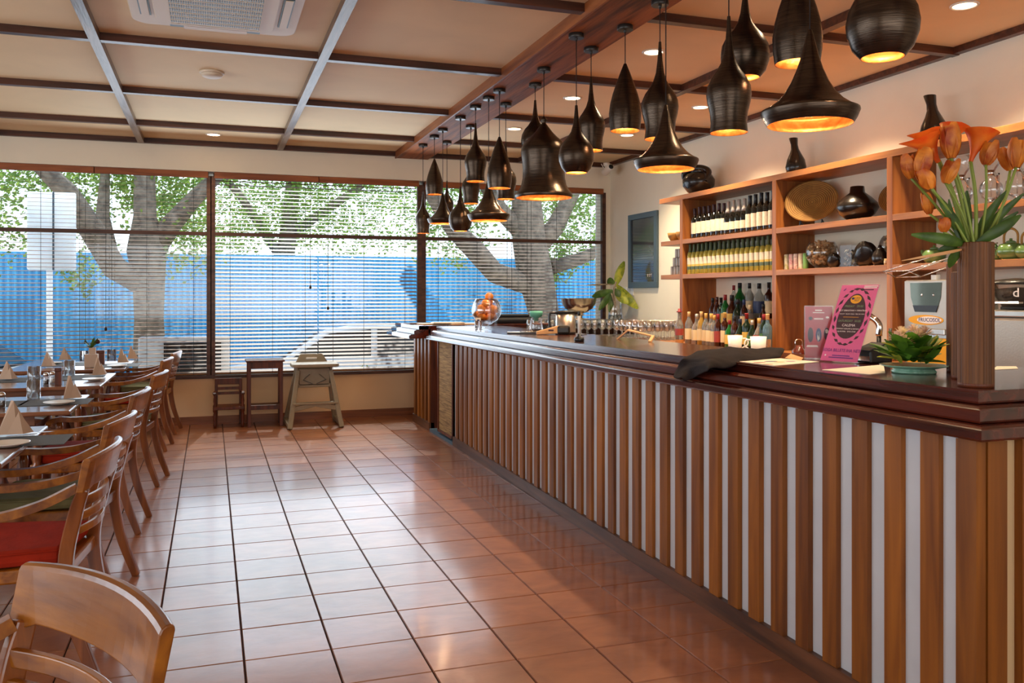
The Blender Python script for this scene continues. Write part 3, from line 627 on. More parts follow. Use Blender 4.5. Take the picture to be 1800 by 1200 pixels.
for row, X, Z, nm, zone in ((front, 4.27, .9455, 'front', 'lower'), (mid, 4.56, 1.0755, 'middle', 'mid'), (back, 4.735, 1.1955, 'top', 'top')):
    for (u, prof, gl, cap, lab, text_, s) in row:
        r_ = ray(u, 560); y_ = X / r_.x * r_.y; h_ = prof[-1][1]
        t = bottle_proto('s', prof, gl, cap, lab, (h_ * .14, h_ * .48), (h_ * .84, h_)); t.name = 'spirit_bottle'
        t.location = (X + R.uniform(-.01, .01), y_, Z); t.scale = (s, s, s); t.rotation_euler = (0, 0, R.uniform(2.6, 3.6)); t['label'] = text_ + ', %s row of spirits' % nm; t['group'] = 'spirit bottles behind the bar'
q = at_x(1194, 606, 4.05); t = bottle_proto('s', TALL, 'clear_spirit', None, 'lab_red', (.09, .15)); part('label_foot', MB().shell(seg(TALL, .02, .05, .001), 14), 'lab_orange', t)
part('cap', MB().lathe([(.025, .30), (.026, .308), (.013, .312), (.012, .33), (.004, .335)], 14), 'cap_red', t)
t.name = 'spirit_bottle'; t.location = (4.08, 4.08 / ray(1194, 560).x * ray(1194, 560).y, .9455); t['label'] = 'clear rum bottle with red cap beside the stemmed glasses'; t['group'] = 'spirit bottles behind the bar'
# row of glass bottles' bases and short tumblers at the front of the back counter are covered by the bar top

# ------------------------------------------------------------------ pendant lamps
CONE = [(.084, 0), (.091, .05), (.093, .10), (.086, .155), (.072, .21), (.052, .27), (.030, .33), (.014, .37), (.008, .385)]
URN = [(.083, 0), (.079, .045), (.083, .09), (.094, .135), (.099, .17), (.095, .205), (.08, .24), (.056, .275), (.036, .31), (.022, .355), (.014, .42), (.009, .49), (.007, .52)]
GLOBE = [(.066, 0), (.092, .03), (.108, .075), (.111, .11), (.104, .15), (.084, .19), (.056, .222), (.034, .255), (.021, .30), (.013, .36), (.008, .42)]
FLARE = [(.150, 0), (.163, .02), (.173, .045), (.172, .052), (.150, .062), (.118, .085), (.09, .115), (.066, .155), (.047, .2), (.031, .25), (.019, .30), (.011, .335), (.007, .345)]
BELL = [(.198, 0), (.205, .012), (.2, .03), (.178, .055), (.160, .09), (.150, .14), (.148, .2), (.155, .27), (.163, .32), (.158, .36), (.135, .395), (.10, .425), (.065, .46), (.035, .50), (.016, .525), (.014, .532), (.022, .545), (.022, .558), (.012, .57), (.004, .578)]
LD = {'teardrop': CONE, 'urn': URN, 'globe': GLOBE, 'flared': FLARE, 'bell': BELL}
def pendant(kind, x, y, zb, s, label, lit):
    t = thing('pendant_lamp', label, 'lamp', (x, y, zb), 0, 'bronze pendant lamps hanging from the timber beam'); pr_ = [(r * s, z * s) for r, z in LD[kind]]
    part('lamp_shade', MB().shell(pr_, 36), 'bronze', t)
    inner = []
    for r, z in pr_:
        if r < .03: break
        inner.append((r - .003, z + .0005))
    inner.append((.001, inner[-1][1]))
    ps = part('inner_lining', MB().shell([pr_[0]] + inner, 36), 'copperin', t)
    H_ = pr_[-1][1]; top_ = 3.005 - zb
    part('cord', MB().tube([(0, 0, H_ - .01), (0, 0, top_ - .025)], .0028, 6), 'cord', t)
    cn = part('ceiling_canopy', MB().lathe([(.046, top_ - .028), (.048, top_ - .024), (.048, top_ - .004), (.046, top_)], 20), 'canopy', t)
    part('cord_grip', MB().lathe([(.006, top_ - .045), (.009, top_ - .03), (.009, top_ - .027)], 8), 'black', cn)
    zb_ = .045 * s + (.02 if kind != 'flared' else .0)
    bu = part('bulb', MB().ball((0, 0, zb_ + .015), .026, 14, 10), 'bulb', t)
    part('bulb_holder', MB().lathe([(.016, zb_ + .035), (.016, zb_ + .08)], 12), 'black', bu)
    l = light('pendant_light', 'POINT', (x, y, zb - .012 if kind == 'flared' else zb + zb_ - .03), lit * 1.35, (1, .64, .36), shadow_soft_size=.02)
    return t
XL, XRr = 2.122, 2.33
lamps = [('urn', 2.13, 9.046, 2.059, .85, 'small urn-shaped bronze pendant lamp, leftmost of the far end'), ('teardrop', 2.124, 8.526, 2.412, .93, 'teardrop pendant lamp high up, second from the far end'), ('flared', 2.113, 8.151, 2.091, .86, 'flared trumpet pendant lamp nearest the far end'),
         ('urn', 2.326, 8.798, 2.22, .72, 'slim urn pendant lamp half hidden behind the farthest trumpet lamp'), ('globe', 2.12, 7.547, 1.977, .95, 'round globe pendant lamp hanging lowest at the far end'), ('urn', 2.321, 7.901, 2.265, .88, 'urn pendant lamp half hidden below another urn lamp'),
         ('urn', 2.12, 7.075, 2.363, .95, 'urn pendant lamp with long neck, left of the second teardrop lamp'), ('flared', 2.125, 6.722, 2.002, 1.0, 'flared trumpet pendant lamp glowing in front of the window, left of the bell'), ('teardrop', 2.126, 6.448, 2.232, 1.04, 'teardrop pendant lamp directly left of the big bell lamp'),
         ('urn', 2.329, 6.894, 2.202, .9, 'urn pendant lamp hidden behind the teardrop lamp beside the bell'), ('globe', 2.325, 6.187, 2.47, .97, 'globe pendant lamp hidden behind the shoulder of the big bell lamp'), ('bell', 2.226, 5.749, 2.087, 1.0, 'large bell-shaped bronze pendant lamp, biggest of all'),
         ('globe', 2.125, 4.936, 2.15, .99, 'round globe pendant lamp with long neck, right of the bell lamp'), ('urn', 2.333, 5.177, 2.336, .92, 'urn pendant lamp partly behind the globe right of the bell'), ('teardrop', 2.336, 4.692, 2.378, 1.04, 'teardrop pendant lamp between the globe and the larger urn lamps'),
         ('urn', 2.318, 4.233, 2.25, 1.02, 'urn pendant lamp above the small glowing trumpet lamp'), ('flared', 2.13, 3.83, 2.02, .93, 'flared trumpet pendant lamp below an urn lamp over the bar'), ('urn', 2.12, 3.26, 2.10, .97, 'urn pendant lamp left of the largest trumpet lamp'),
         ('globe', 2.33, 3.45, 2.40, 1.0, 'globe pendant lamp behind the near urn lamp at the top of the frame'), ('teardrop', 2.33, 3.07, 2.37, 1.09, 'teardrop pendant lamp directly above the largest trumpet lamp'), ('flared', 2.12, 2.72, 2.035, 1.03, 'largest flared trumpet pendant lamp with lit bulb, nearest the shelves in view'), ('globe', 2.12, 2.346, 2.19, 1.05, 'big round globe pendant lamp, rightmost and nearest the camera')]
for i, a in enumerate(lamps):
    pendant(*a, (1.2 if i in (0, 1, 2, 3) else 2.2) * (1.5 if a[0] in ('flared', 'bell') else 1))

# recessed downlights, smoke detector, ceiling cassette, camera
dls = [((.03, 9.61), 'small recessed downlight by the window wall', 4), ((2.89, 5.37), 'recessed ceiling downlight right of the beam behind the large urn lamp', 9), ((2.91, 6.84), 'recessed ceiling downlight right of the beam above the bell lamp', 9), ((2.89, 8.29), 'unlit recessed downlight farthest along beside the beam', 3), ((4.12, 8.23), 'recessed downlight over the far shelf end', 13), ((4.13, 6.80), 'recessed downlight over the wine bottles', 16), ((4.13, 3.92), 'recessed downlight in the top right ceiling bay', 16), ((4.13, 5.35), 'recessed downlight hidden behind the teardrop lamp', 16), ((2.9, 3.6), 'recessed downlight over the near bar', 8)]
for (x, y), lab, e in dls:
    t = thing('downlight', lab, 'downlight', (x, y, ZC), 0, 'recessed downlights')
    part('trim_ring', MB().lathe([(.062, -.002), (.066, -.008), (.075, -.009), (.08, -.004), (.08, 0), (.062, 0)], 24), 'white', t)
    part('lens', MB().lathe([(.0005, -.004), (.062, -.004)], 24), 'downlight', t)
    light('downlight_beam', 'SPOT', (x, y, ZC - .02), e * 14, (1, .79, .52), spot_size=2.0, spot_blend=.8, shadow_soft_size=.05)
sd = thing('smoke_detector', 'round cream smoke detector on the ceiling', 'smoke detector', (.01, 6.94, ZC))
part('base', MB().lathe([(.09, 0), (.09, -.012), (.08, -.018)], 28), 'whiteplastic', sd); part('cover', MB().lathe([(.08, -.018), (.072, -.034), (.055, -.042), (.001, -.044)], 28), 'whiteplastic', sd)
acu = thing('ceiling_cassette', 'ceiling air conditioning cassette with square grille', 'air conditioner', (.03, 5.22, ZC))
def rrect(hx, hy, r, n=5):
    o = []
    for cx, cy, a0 in ((hx - r, hy - r, 0), (-hx + r, hy - r, PI / 2), (-hx + r, -hy + r, PI), (hx - r, -hy + r, 1.5 * PI)):
        for i in range(n + 1): a = a0 + PI / 2 * i / n; o.append((cx + r * math.cos(a), cy + r * math.sin(a)))
    return o
part('fascia', MB().prism(rrect(.47, .47, .10), -.045, 0), 'whiteplastic', acu, bevel=.008)
pn = part('panel', MB().prism(rrect(.335, .37, .09), -.064, -.045), 'whiteplastic', acu, bevel=.006)
gl_ = part('grille', MB().box(-.25, .25, -.3, .3, -.068, -.0645), 'black', acu)
mb = MB()
for k in range(41): x = -.25 + k * .5 / 40; mb.box(x - .0016, x + .0016, -.3, .3, -.075, -.068)
for k in range(9): y = -.3 + k * .6 / 8; mb.box(-.25, .25, y - .002, y + .002, -.077, -.073)
part('grille_bars', mb, 'whiteplastic', gl_)
for sx, sy, w, l in ((-1, 0, .03, .26), (1, 0, .03, .26), (0, 1, .26, .03), (0, -1, .26, .03)):
    f = part('air_flap', MB().box(-w, w, -l, l, -.052, -.046), 'greyframe', acu, (sx * .385, sy * .415, 0)); part('flap_blade', MB().box(-w * .7, w * .7, -l, l, -.060, -.054), 'whiteplastic', f)
cc = thing('security_camera', 'small white bullet security camera in the ceiling corner', 'security camera', (4.6, 9.75, 3.0))
part('mount', MB().lathe([(.04, .03), (.04, .0), (.02, -.02)], 16), 'white', cc)
Mx = Matrix.Rotation(PI / 2 - .25, 4, 'X') @ Matrix.Rotation(0, 4, 'Z')
part('housing', MB().lathe([(.04, -.09), (.045, -.08), (.045, .09), (.03, .1)], 18, (0, -.03, -.06), Mx), 'white', cc); part('lens', MB().lathe([(.001, .10), (.028, .10), (.03, .105), (.001, .108)], 18, (0, -.03, -.06), Mx), 'black', cc)
for s in (-1, 1): part('antenna', MB().tube([(s * .045, -.03, -.05), (s * .085, -.03, .01)], .005, 6), 'white', cc)

# ------------------------------------------------------------------ dining chairs
def curve3(pts, n=10):      # Catmull-Rom through points
    P_ = [Vector(p) for p in pts]; P_ = [P_[0] * 2 - P_[1]] + P_ + [P_[-1] * 2 - P_[-2]]; o = []
    for i in range(1, len(P_) - 2):
        for k in range(n):
            t = k / n; a, b, c, d = P_[i - 1:i + 3]
            o.append(.5 * ((2 * b) + (c - a) * t + (2 * a - 5 * b + 4 * c - d) * t * t + (3 * b - a - 3 * c + d) * t ** 3))
    return o + [P_[-2]]
def rail_arc(w, y, z, bulge, n=12): return [Vector((w * (2 * i / n - 1), y - bulge * (1 - (2 * i / n - 1) ** 2), z)) for i in range(n + 1)]
def make_chair(cush, detail=True):
    t = thing('dining_chair', 'x', 'chair', (0, 0, 0))      # faces +Y, back at -Y
    for s in (-1, 1):
        pts = curve3([(s * .205, -.33, 0), (s * .20, -.255, .22), (s * .205, -.225, .43), (s * .222, -.262, .62), (s * .236, -.292, .712)], 5)
        n = len(pts); part('back_leg', MB().beam(pts, [.032] * n, [.036 + .014 * math.sin(PI * i / n) for i in range(n)], (0, 1, 0)), 'chair_v', t, bevel=.005)
        part('front_leg', MB().lathe([(.014, 0), (.019, .03), (.022, .06), (.017, .09), (.024, .13), (.027, .22), (.024, .33), (.018, .35), (.028, .36), (.028, .43), (.018, .44), (.024, .47), (.026, .52), (.018, .55), (.022, .58), (.016, .612)], 14, (s * .245, .20, 0)), 'chair_v', t)
        arm = curve3([(s * .232, -.27, .715), (s * .262, -.16, .665), (s * .278, -.02, .630), (s * .272, .12, .622), (s * .25, .20, .628), (s * .245, .255, .612), (s * .245, .262, .588)], 5)
        n = len(arm); part('arm', MB().beam(arm, [.030 + .016 * math.sin(PI * i / n) for i in range(n)], .030), 'chair', t, bevel=.007)
    # curved crest rail with a rounded rolled top
    cr = rail_arc(.262, -.285, 0, .042, 14); mb = MB(); vs = []; prof = [(.012, .706), (.012, .808), (.009, .816), (.002, .820), (-.006, .820), (-.013, .816), (-.016, .808), (-.012, .706)]
    L = len(prof); m_ = len(cr)
    for i, p in enumerate(cr):
        e = (2 * i / (m_ - 1) - 1); crown = .012 * (1 - e * e); low = -.018 * (1 - abs(e)) if abs(e) < .82 else 0
        for dy, z in prof:
            zz = z + crown * (z > .78) + (0 if z > .75 else (-.006 if abs(e) > .8 else .008)); rake = -(z - .72) * .2
            vs.append((p.x, p.y + dy + rake, zz))
    fs = [(i * L + j, i * L + (j + 1) % L, (i + 1) * L + (j + 1) % L, (i + 1) * L + j) for i in range(m_ - 1) for j in range(L)] + [tuple(reversed(range(L))), tuple((m_ - 1) * L + j for j in range(L))]
    part('crest_rail', MB().add(vs, fs), 'chair', t, bevel=.003)
    for z, h_, y in ((.652, .036, -.262), (.600, .028, -.252), (.548, .026, -.245)):
        part('back_slat', MB().beam(rail_arc(.215, y, z, .045, 10), .016, h_), 'chair', t, bevel=.003)
    seatp = [(-.215, -.235), (-.255, .10), (-.255, .20), (-.22, .245), (.22, .245), (.255, .20), (.255, .10), (.215, -.235)]
    part('seat_frame', MB().prism(seatp, .385, .435), 'chair', t, bevel=.008)
    cp = [(-.20, -.215), (-.235, 0), (-.242, .17), (-.21, .225), (0, .235), (.21, .225), (.242, .17), (.235, 0), (.20, -.215), (0, -.205)]
    c_ = part('seat_cushion', MB().prism(cp, .437, .497), cush, t, bevel=.022)
    part('piping', MB().tube([(x, y, .488) for x, y in cp] + [(cp[0][0], cp[0][1], .488)], .0045, 6), cush, c_)
    return t
chR = make_chair('cush_red'); chO = make_chair('cush_olive')
def put(ch, first, x, y, rz, lab):
    if first: ch.location = (x, y, 0); ch.rotation_euler = (0, 0, rz); ch['label'] = lab; ch['group'] = 'wooden armchairs at the dining tables'; return ch
    return dup(ch, (x, y, 0), rz, lab, 'wooden armchairs at the dining tables')
# a chair that faces -X has its back (local -Y) towards +X: rotation +90 degrees
def seat_at(ch, first, rx, ry, deg, lab, sc=1.0):    # rx, ry: middle of the crest rail; deg: heading of the chair
    rz = math.radians(deg); o = Matrix.Rotation(rz, 3, 'Z') @ Vector((0, -.318 * sc, 0)); c = put(ch, first, rx - o.x, ry - o.y, rz, lab); c.scale = (sc, sc, 1 + (sc - 1) * .3); return c
seat_at(chR, 1, -.375, 3.66, 84, 'wooden armchair with bright red cushion, second nearest the camera')
seat_at(chO, 1, -.39, 4.53, 82, 'wooden armchair with olive cushion, directly behind the red cushioned one')
seat_at(chR, 0, -.392, 5.75, 85, 'wooden armchair with dull red seat at the second table, third along the aisle')
seat_at(chO, 0, -.35, 7.08, 83, 'wooden armchair with grey green cushion at the third table beside the aisle')
seat_at(chR, 0, -.37, 8.62, 84, 'wooden armchair at the near corner of the window table, in front of the tallest back')
seat_at(chO, 0, -.325, 9.62, 84, 'wooden armchair farthest along the aisle, its back rising against the window')
seat_at(chO, 0, -2.16, 9.45, -82, 'wooden armchair on the far left of the window table, facing the aisle')
seat_at(chR, 0, -2.2, 8.62, -88, 'wooden armchair cut by the left frame edge beside the window table')
seat_at(chO, 0, -.205, 1.83, math.degrees(math.atan2(-.53, -.85)) - 90, 'nearest wooden armchair at the bottom left corner, its curved back towards the camera', 1.07)

# ------------------------------------------------------------------ dining tables
def table(x0, x1, y0, y1, lab):
    t = thing('dining_table', lab, 'table', ((x0 + x1) / 2, (y0 + y1) / 2, 0), 0, 'dining tables along the left side'); hx = (x1 - x0) / 2; hy = (y1 - y0) / 2
    part('tabletop', MB().box(-hx, hx, -hy, hy, .715, .74), 'table', t, bevel=.006)
    part('apron', MB().box(-hx + .19, hx - .19, -hy + .07, hy - .07, .655, .715), 'table', t)
    for sx in (-1, 1):
        for sy in (-1, 1):
            part('leg', MB().lathe([(.03, 0), (.035, .05), (.022, .08), (.036, .14), (.046, .30), (.042, .42), (.028, .47), (.044, .50), (.044, .53), (.03, .55), (.045, .57), (.045, .645)], 14, (sx * (hx - .25), sy * (hy - .13), 0)), 'darkwood', t)
    return t
table(-1.62, -.775, 3.88, 4.93, 'dining table nearest the camera, cut by the left frame edge')
table(-1.62, -.76, 5.53, 6.40, 'second dining table with one water glass and napkin in view')
table(-1.66, -.76, 7.0, 8.12, 'third dining table with two water glasses and condiments')
table(-1.70, -.73, 8.56, 10.0, 'farthest dining table, against the window, with the small potted plant')
ZT = .7405
def napkin(u, v, s, rz, lab, dz=.012):
    s *= .74; p = at_z(u, v, ZT); t = thing('folded_napkin', lab, 'napkin', (p.x, p.y, ZT + dz), rz, 'standing folded napkins')
    b = [(-.055, -.03, 0), (.06, -.04, 0), (.05, .045, 0), (-.05, .04, 0)]; tp = [(-.01, -.012, .15), (.03, .0, .13)]
    mb = MB().add([(-.075, -.02, 0), (.0, -.055, 0), (-.005, -.01, .150), (-.012, .004, .152)], [(0, 1, 2, 3)])
    mb.add([(.0, -.055, 0), (.07, -.01, 0), (.030, .0, .085), (-.005, -.01, .150)], [(0, 1, 2, 3)])
    mb.add([(.07, -.01, 0), (.03, .05, 0), (.006, .012, .132), (.030, .0, .085)], [(0, 1, 2, 3)])
    mb.add([(.03, .05, 0), (-.065, -.02, 0), (-.012, .004, .152), (.006, .012, .132)], [(0, 1, 2, 3)])
    mb.add([(-.012, .004, .152), (-.005, -.01, .150), (.030, 0, .085), (.006, .012, .132)], [(0, 1, 2, 3)])
    o = part('folded_cloth', mb, 'napkin', t); o.scale = (s, s, s)
    m2 = MB().add([(-.04, -.04, .001), (.02, -.075, .001), (.012, -.03, .10)], [(0, 1, 2)]).add([(.02, -.075, .001), (.075, -.03, .001), (.012, -.03, .10)], [(0, 1, 2)])
    f = part('front_fold', m2, 'napkin', t); f.scale = (s, s, s)
    return t
def plate(u, v, lab, r=.085):
    p = at_z(u, v, ZT); t = thing('side_plate', lab, 'plate', (p.x, p.y, ZT + .003), 0, 'white side plates')
    part('dish', MB().lathe([(.045, 0), (.05, .004), (r, .014), (r + .002, .017), (r - .004, .017), (.05, .007), (.001, .006)], 28), 'white', t); return p
def mat_(u, v, lab, rz=0, a=.21, b=.15):
    p = at_z(u, v, ZT); tag(part('placemat', MB().box(-a, a, -b, b, 0, .0025), 'placemat', None, (p.x, p.y, ZT), (0, 0, rz)), lab, 'placemat', 'dark woven placemats')
def glass(u, v, lab, h_=.10, r=.036, z=ZT):
    p = at_z(u, v, z); t = thing('water_glass', lab, 'glass', (p.x, p.y, z), 0, 'water glasses on the tables')
    part('tumbler', MB().shell([(.001, .001), (r * .9, .001), (r, .006), (r * 1.03, h_), (r * .98, h_), (r * .94, .01), (.001, .009)], 22), 'glass', t)
    part('thick_base', MB().lathe([(r * .88, .002), (r * .92, .012), (r * .9, .016)], 20), 'water', t); return t
def cutlery(u, v, rz, lab):
    p = at_z(u, v, ZT); t = thing('table_knife', lab, 'cutlery', (p.x, p.y, ZT + .003), rz, 'knives and forks on the placemats')
    part('blade', MB().prism([(0, -.007), (.09, -.009), (.11, 0), (.09, .006), (0, .006)], 0, .002), 'chrome', t); part('handle', MB().beam([(0, 0, .002), (-.09, 0, .004)], [.009, .013], .005), 'chrome', t)
def shaker(u, v, lab, m):
    p = at_z(u, v, ZT); t = thing('shaker', lab, 'shaker', (p.x, p.y, ZT), 0, 'salt and pepper shakers')
    part('glass_jar', MB().shell([(.001, .001), (.019, .001), (.021, .008), (.021, .06), (.015, .068)], 16), 'glass', t); part('filling', MB().lathe([(.018, .003), (.018, .04)], 14), m, t)
    part('cap', MB().lathe([(.019, .064), (.020, .078), (.014, .088), (.004, .092)], 16), 'chrome', t)
def wbox(u, v, lab, w=.03, d=.03, h_=.11, m='darkwood'):
    p = at_z(u, v, ZT); t = thing('condiment_box', lab, 'box', (p.x, p.y, ZT), 0)
    part('body', MB().box(-w, w, -d, d, 0, h_ * .8), m, t, bevel=.003); part('lid', MB().box(-w * 1.05, w * 1.05, -d * 1.05, d * 1.05, h_ * .8, h_), m, t, bevel=.003)
# nearest table
mat_(30, 776, 'placemat on the nearest table under the napkin'); plate(14, 785, 'side plate under the napkin on the nearest table'); napkin(25, 768, 1.35, .4, 'folded napkin on the nearest table at the left frame edge', .02); cutlery(50, 762, .1, 'knife on the nearest table behind the napkin')
# second table
mat_(100, 707, 'placemat on the second table under napkin and glass', 0, .19, .16); plate(104, 711, 'side plate on the second table beside the napkin'); napkin(123, 704, 1.25, .9, 'folded napkin on the right end of the second table', .018); glass(59, 700, 'water glass alone on the second table', .115, .04)
mat_(5, 710, 'placemat at the left edge of the second table', 0, .12, .14); shaker(3, 716, 'pepper shaker at the left edge of the second table', 'beans'); cutlery(88, 702, .05, 'knife between glass and napkin on the second table')
# third table
mat_(22, 668, 'placemat on the left of the third table', 0, .19, .2); napkin(14, 668, 1.2, .3, 'folded napkin on the left of the third table'); glass(60, 673, 'water glass on the third table beside the shakers', .125, .045); shaker(81, 676, 'pepper shaker on the third table', 'beans'); shaker(92, 674, 'salt shaker on the third table between pepper and wooden box', 'white')
wbox(103, 676, 'narrow wooden toothpick box beside the salt shaker', .022, .03, .125); mat_(135, 664, 'placemat on the right of the third table', 0, .19, .2); glass(122, 660, 'taller water glass beside the right placemat of the third table', .125, .042)
plate(166, 669, 'side plate on the right of the third table'); napkin(172, 662, 1.25, .8, 'folded napkin on the right end of the third table', .018); cutlery(150, 660, .05, 'knife left of the napkin on the third table')
# farthest table
napkin(84, 645, 1.15, .5, 'folded napkin at the left front of the window table'); napkin(114, 634, 1.1, .4, 'folded napkin at the left back of the window table'); napkin(214, 640, 1.2, .8, 'folded napkin at the right front of the window table', .018); napkin(231, 632, 1.15, .8, 'folded napkin at the right back corner of the window table')
glass(148, 634, 'water glass left of the potted plant', .10, .04); glass(196, 631, 'water glass right of the wooden menu box', .10, .045); mat_(205, 642, 'placemat at the right front of the window table', 0, .2, .22); mat_(120, 640, 'placemat at the left back of the window table', 0, .2, .22); plate(206, 645, 'side plate at the right front of the window table'); plate(92, 640, 'side plate at the left of the window table')
wbox(177, 641, 'wooden menu box beside the potted plant', .035, .03, .14)
p = at_z(161, 645, ZT); t = thing('potted_plant', 'small flowering plant in a square wooden pot on the window table', 'potted plant', (p.x, p.y, ZT))
part('planter_box', MB().box(-.055, .055, -.05, .05, 0, .12).box(-.02, .035, -.03, .03, .12, .18), 'napkin', t, bevel=.004)
mb = MB()
for a in range(9): mb.leaf((0, 0, .17), (math.cos(a * .7) * .08, math.sin(a * .7) * .08, .22 + .04 * (a % 3)), .028, .2, 4)
part('leaves', mb, 'leaf', t); part('flower', MB().ball((.05, 0, .235), .024, 10, 8), 'foil_red', t)

# ------------------------------------------------------------------ furniture under the window
def leg(mb, x, y, z0, z1, w=.035): return mb.box(x - w / 2, x + w / 2, y - w / 2, y + w / 2, z0, z1)
t = thing('small_chair', 'low brown child-size wooden armchair under the window', 'chair', (.185, 9.85, 0)); t.scale = (.9, .9, .95)
TURN = [(.016, 0), (.02, .04), (.014, .06), (.021, .09), (.02, .15), (.016, .17), (.024, .18), (.024, .25), (.015, .26), (.02, .30), (.014, .35), (.018, .37)]
for s in (-1, 1):
    part('back_leg', leg(MB(), s * .14, .12, 0, .52), 'darkwood', t, bevel=.004); part('front_leg', MB().lathe(TURN, 12, (s * .155, -.14, 0)), 'darkwood', t)
    part('arm', MB().beam([(s * .145, .12, .38), (s * .165, 0, .375), (s * .16, -.18, .38)], .035, .02), 'darkwood', t, bevel=.004)
part('crest_rail', MB().box(-.155, .155, .105, .135, .46, .53), 'darkwood', t, bevel=.006)
for z in (.415, .36): part('back_slat', MB().box(-.13, .13, .11, .128, z - .015, z + .015), 'darkwood', t)
part('seat', MB().box(-.175, .175, -.165, .135, .20, .235), 'darkwood', t, bevel=.006)
t = thing('side_stand', 'tall narrow dark reddish wooden stand with a low stretcher shelf', 'stand', (.555, 9.8, 0))
for sx in (-1, 1):
    for sy in (-1, 1): part('leg', leg(MB(), sx * .165, sy * .12, 0, .69), 'darkwood', t, bevel=.003)
part('top', MB().box(-.2, .2, -.16, .16, .69, .71), 'darkwood', t, bevel=.004); part('apron', MB().box(-.17, .17, -.135, .135, .62, .69), 'darkwood', t); part('stretcher_shelf', MB().box(-.165, .165, -.12, .12, .18, .225), 'darkwood', t)
t = thing('high_chair', 'grey plastic child high chair with tray', 'high chair', (1.05, 9.62, 0))
for s in (-1, 1):
    part('front_leg', MB().beam([(s * .27, -.26, 0), (s * .255, -.235, .08), (s * .17, -.10, .60)], [.05, .05, .045], [.07, .06, .06], (0, 1, 0)), 'greychair', t, bevel=.008)
    part('rear_leg', MB().beam([(s * .27, .30, 0), (s * .17, .05, .60)], .045, .06, (0, 1, 0)), 'greychair', t, bevel=.008)
    part('foot_rail', MB().beam([(s * .27, -.27, .035), (s * .27, .31, .035)], .04, .05), 'greychair', t, bevel=.008)
part('step', MB().box(-.235, .235, -.24, -.16, .25, .27).beam([(-.235, -.21, .20), (0, -.21, .25), (.235, -.21, .20)], .03, .05), 'greychair', t, bevel=.004)
part('seat_bucket', MB().box(-.17, .17, -.12, .16, .42, .46).box(-.175, .175, .14, .17, .42, .66).box(-.19, -.165, -.12, .16, .46, .66).box(.165, .19, -.12, .16, .46, .66).box(-.16, .16, -.12, -.1, .44, .62), 'greychair', t, bevel=.006)
part('tray', MB().prism(rrect(.245, .17, .06), .645, .68, Matrix.Translation((0, -.12, 0))), 'greychair', t, bevel=.008)
part('backrest', MB().add([(-.19, .13, .64), (.19, .13, .64), (.19, .16, .64), (-.19, .16, .64), (-.12, .17, .76), (.12, .17, .76), (.12, .2, .76), (-.12, .2, .76)], [(0, 1, 5, 4), (2, 3, 7, 6), (4, 5, 6, 7), (0, 4, 7, 3), (1, 2, 6, 5), (0, 3, 2, 1)]), 'greychair', t, bevel=.015)
part('handle_slot', MB().box(-.06, .06, .145, .165, .70, .725), 'white', t, bevel=.008, label='pale oval hand slot')
for s in (-1, 1): part('harness_strap', MB().beam([(s * .05, -.125, .56), (s * .12, -.13, .50), (s * .02, -.13, .46)], .02, .004), 'black', t)

# ------------------------------------------------------------------ things on the bar top
def onbar(u, v, dz=.001):
    p = at_z(u, v, 1.1)
    for _ in range(4): p = at_z(u, v, zt(max(p.y, 1.95)) + dz)
    return p
def rotm(ax, deg): return Matrix.Rotation(math.radians(deg), 3, ax)
# tall ribbed vases with artificial tulips and lilies
def vase(x, y, r, h_, lab):
    t = thing('tall_vase', lab, 'vase', (x, y, zt(y) + .001), 0, 'tall ribbed brown vases on the bar corner'); n = 72; vs = []
    for z in (0, .006, h_): 
        for k in range(n): a = 2 * PI * k / n; rr = r * (1 + (.014 if k % 2 else -.014)) * (.985 if z == 0 else 1); vs.append((rr * math.cos(a), rr * math.sin(a), z))
    fs = [(i * n + k, i * n + (k + 1) % n, (i + 1) * n + (k + 1) % n, (i + 1) * n + k) for i in range(2) for k in range(n)]
    part('ribbed_body', MB().add(vs, fs).add([(r * .9 * math.cos(2 * PI * k / n), r * .9 * math.sin(2 * PI * k / n), h_ - .05) for k in range(n)], [tuple(range(n))]), 'bamboo_vase', t)
    part('rim', MB().shell([(r, h_), (r * .97, h_ + .002), (r * .9, h_), (r * .9, h_ - .05)], 40), 'bamboo_vase', t); part('foot', MB().lathe([(r * 1.01, 0), (r * 1.01, .012), (r * .99, .013)], 40), 'darkwood', t)
    return t
V1 = (2.235, 2.078)
vase(V1[0], V1[1], .0505, .443, 'tallest brown ribbed vase on the bar corner, holding the orange flowers')
vase(2.41, 2.29, .038, .36, 'shorter brown ribbed vase standing just behind the flower vase')
vase(2.60, 2.50, .036, .40, 'slim reddish brown ribbed vase behind the other two')
fb = thing('flower_arrangement', 'arrangement of orange artificial tulips and calla lilies in the tall ribbed vase', 'flowers', (V1[0], V1[1], zt(2) + .40)); VO = Vector(fb.location)
rt_ = Vector((CY, -SY, 0)); tw = Vector((SY, CY, 0))      # to the viewer's right / away
def fpt(u, v, dep):     # a point at a chosen depth offset from the vase axis
    D0 = SY * VO.x + CY * VO.y + dep; r_ = ray(u, v); return r_ * (D0 / (SY * r_.x + CY * r_.y)) + Vector((0, 0, EYE)) - VO
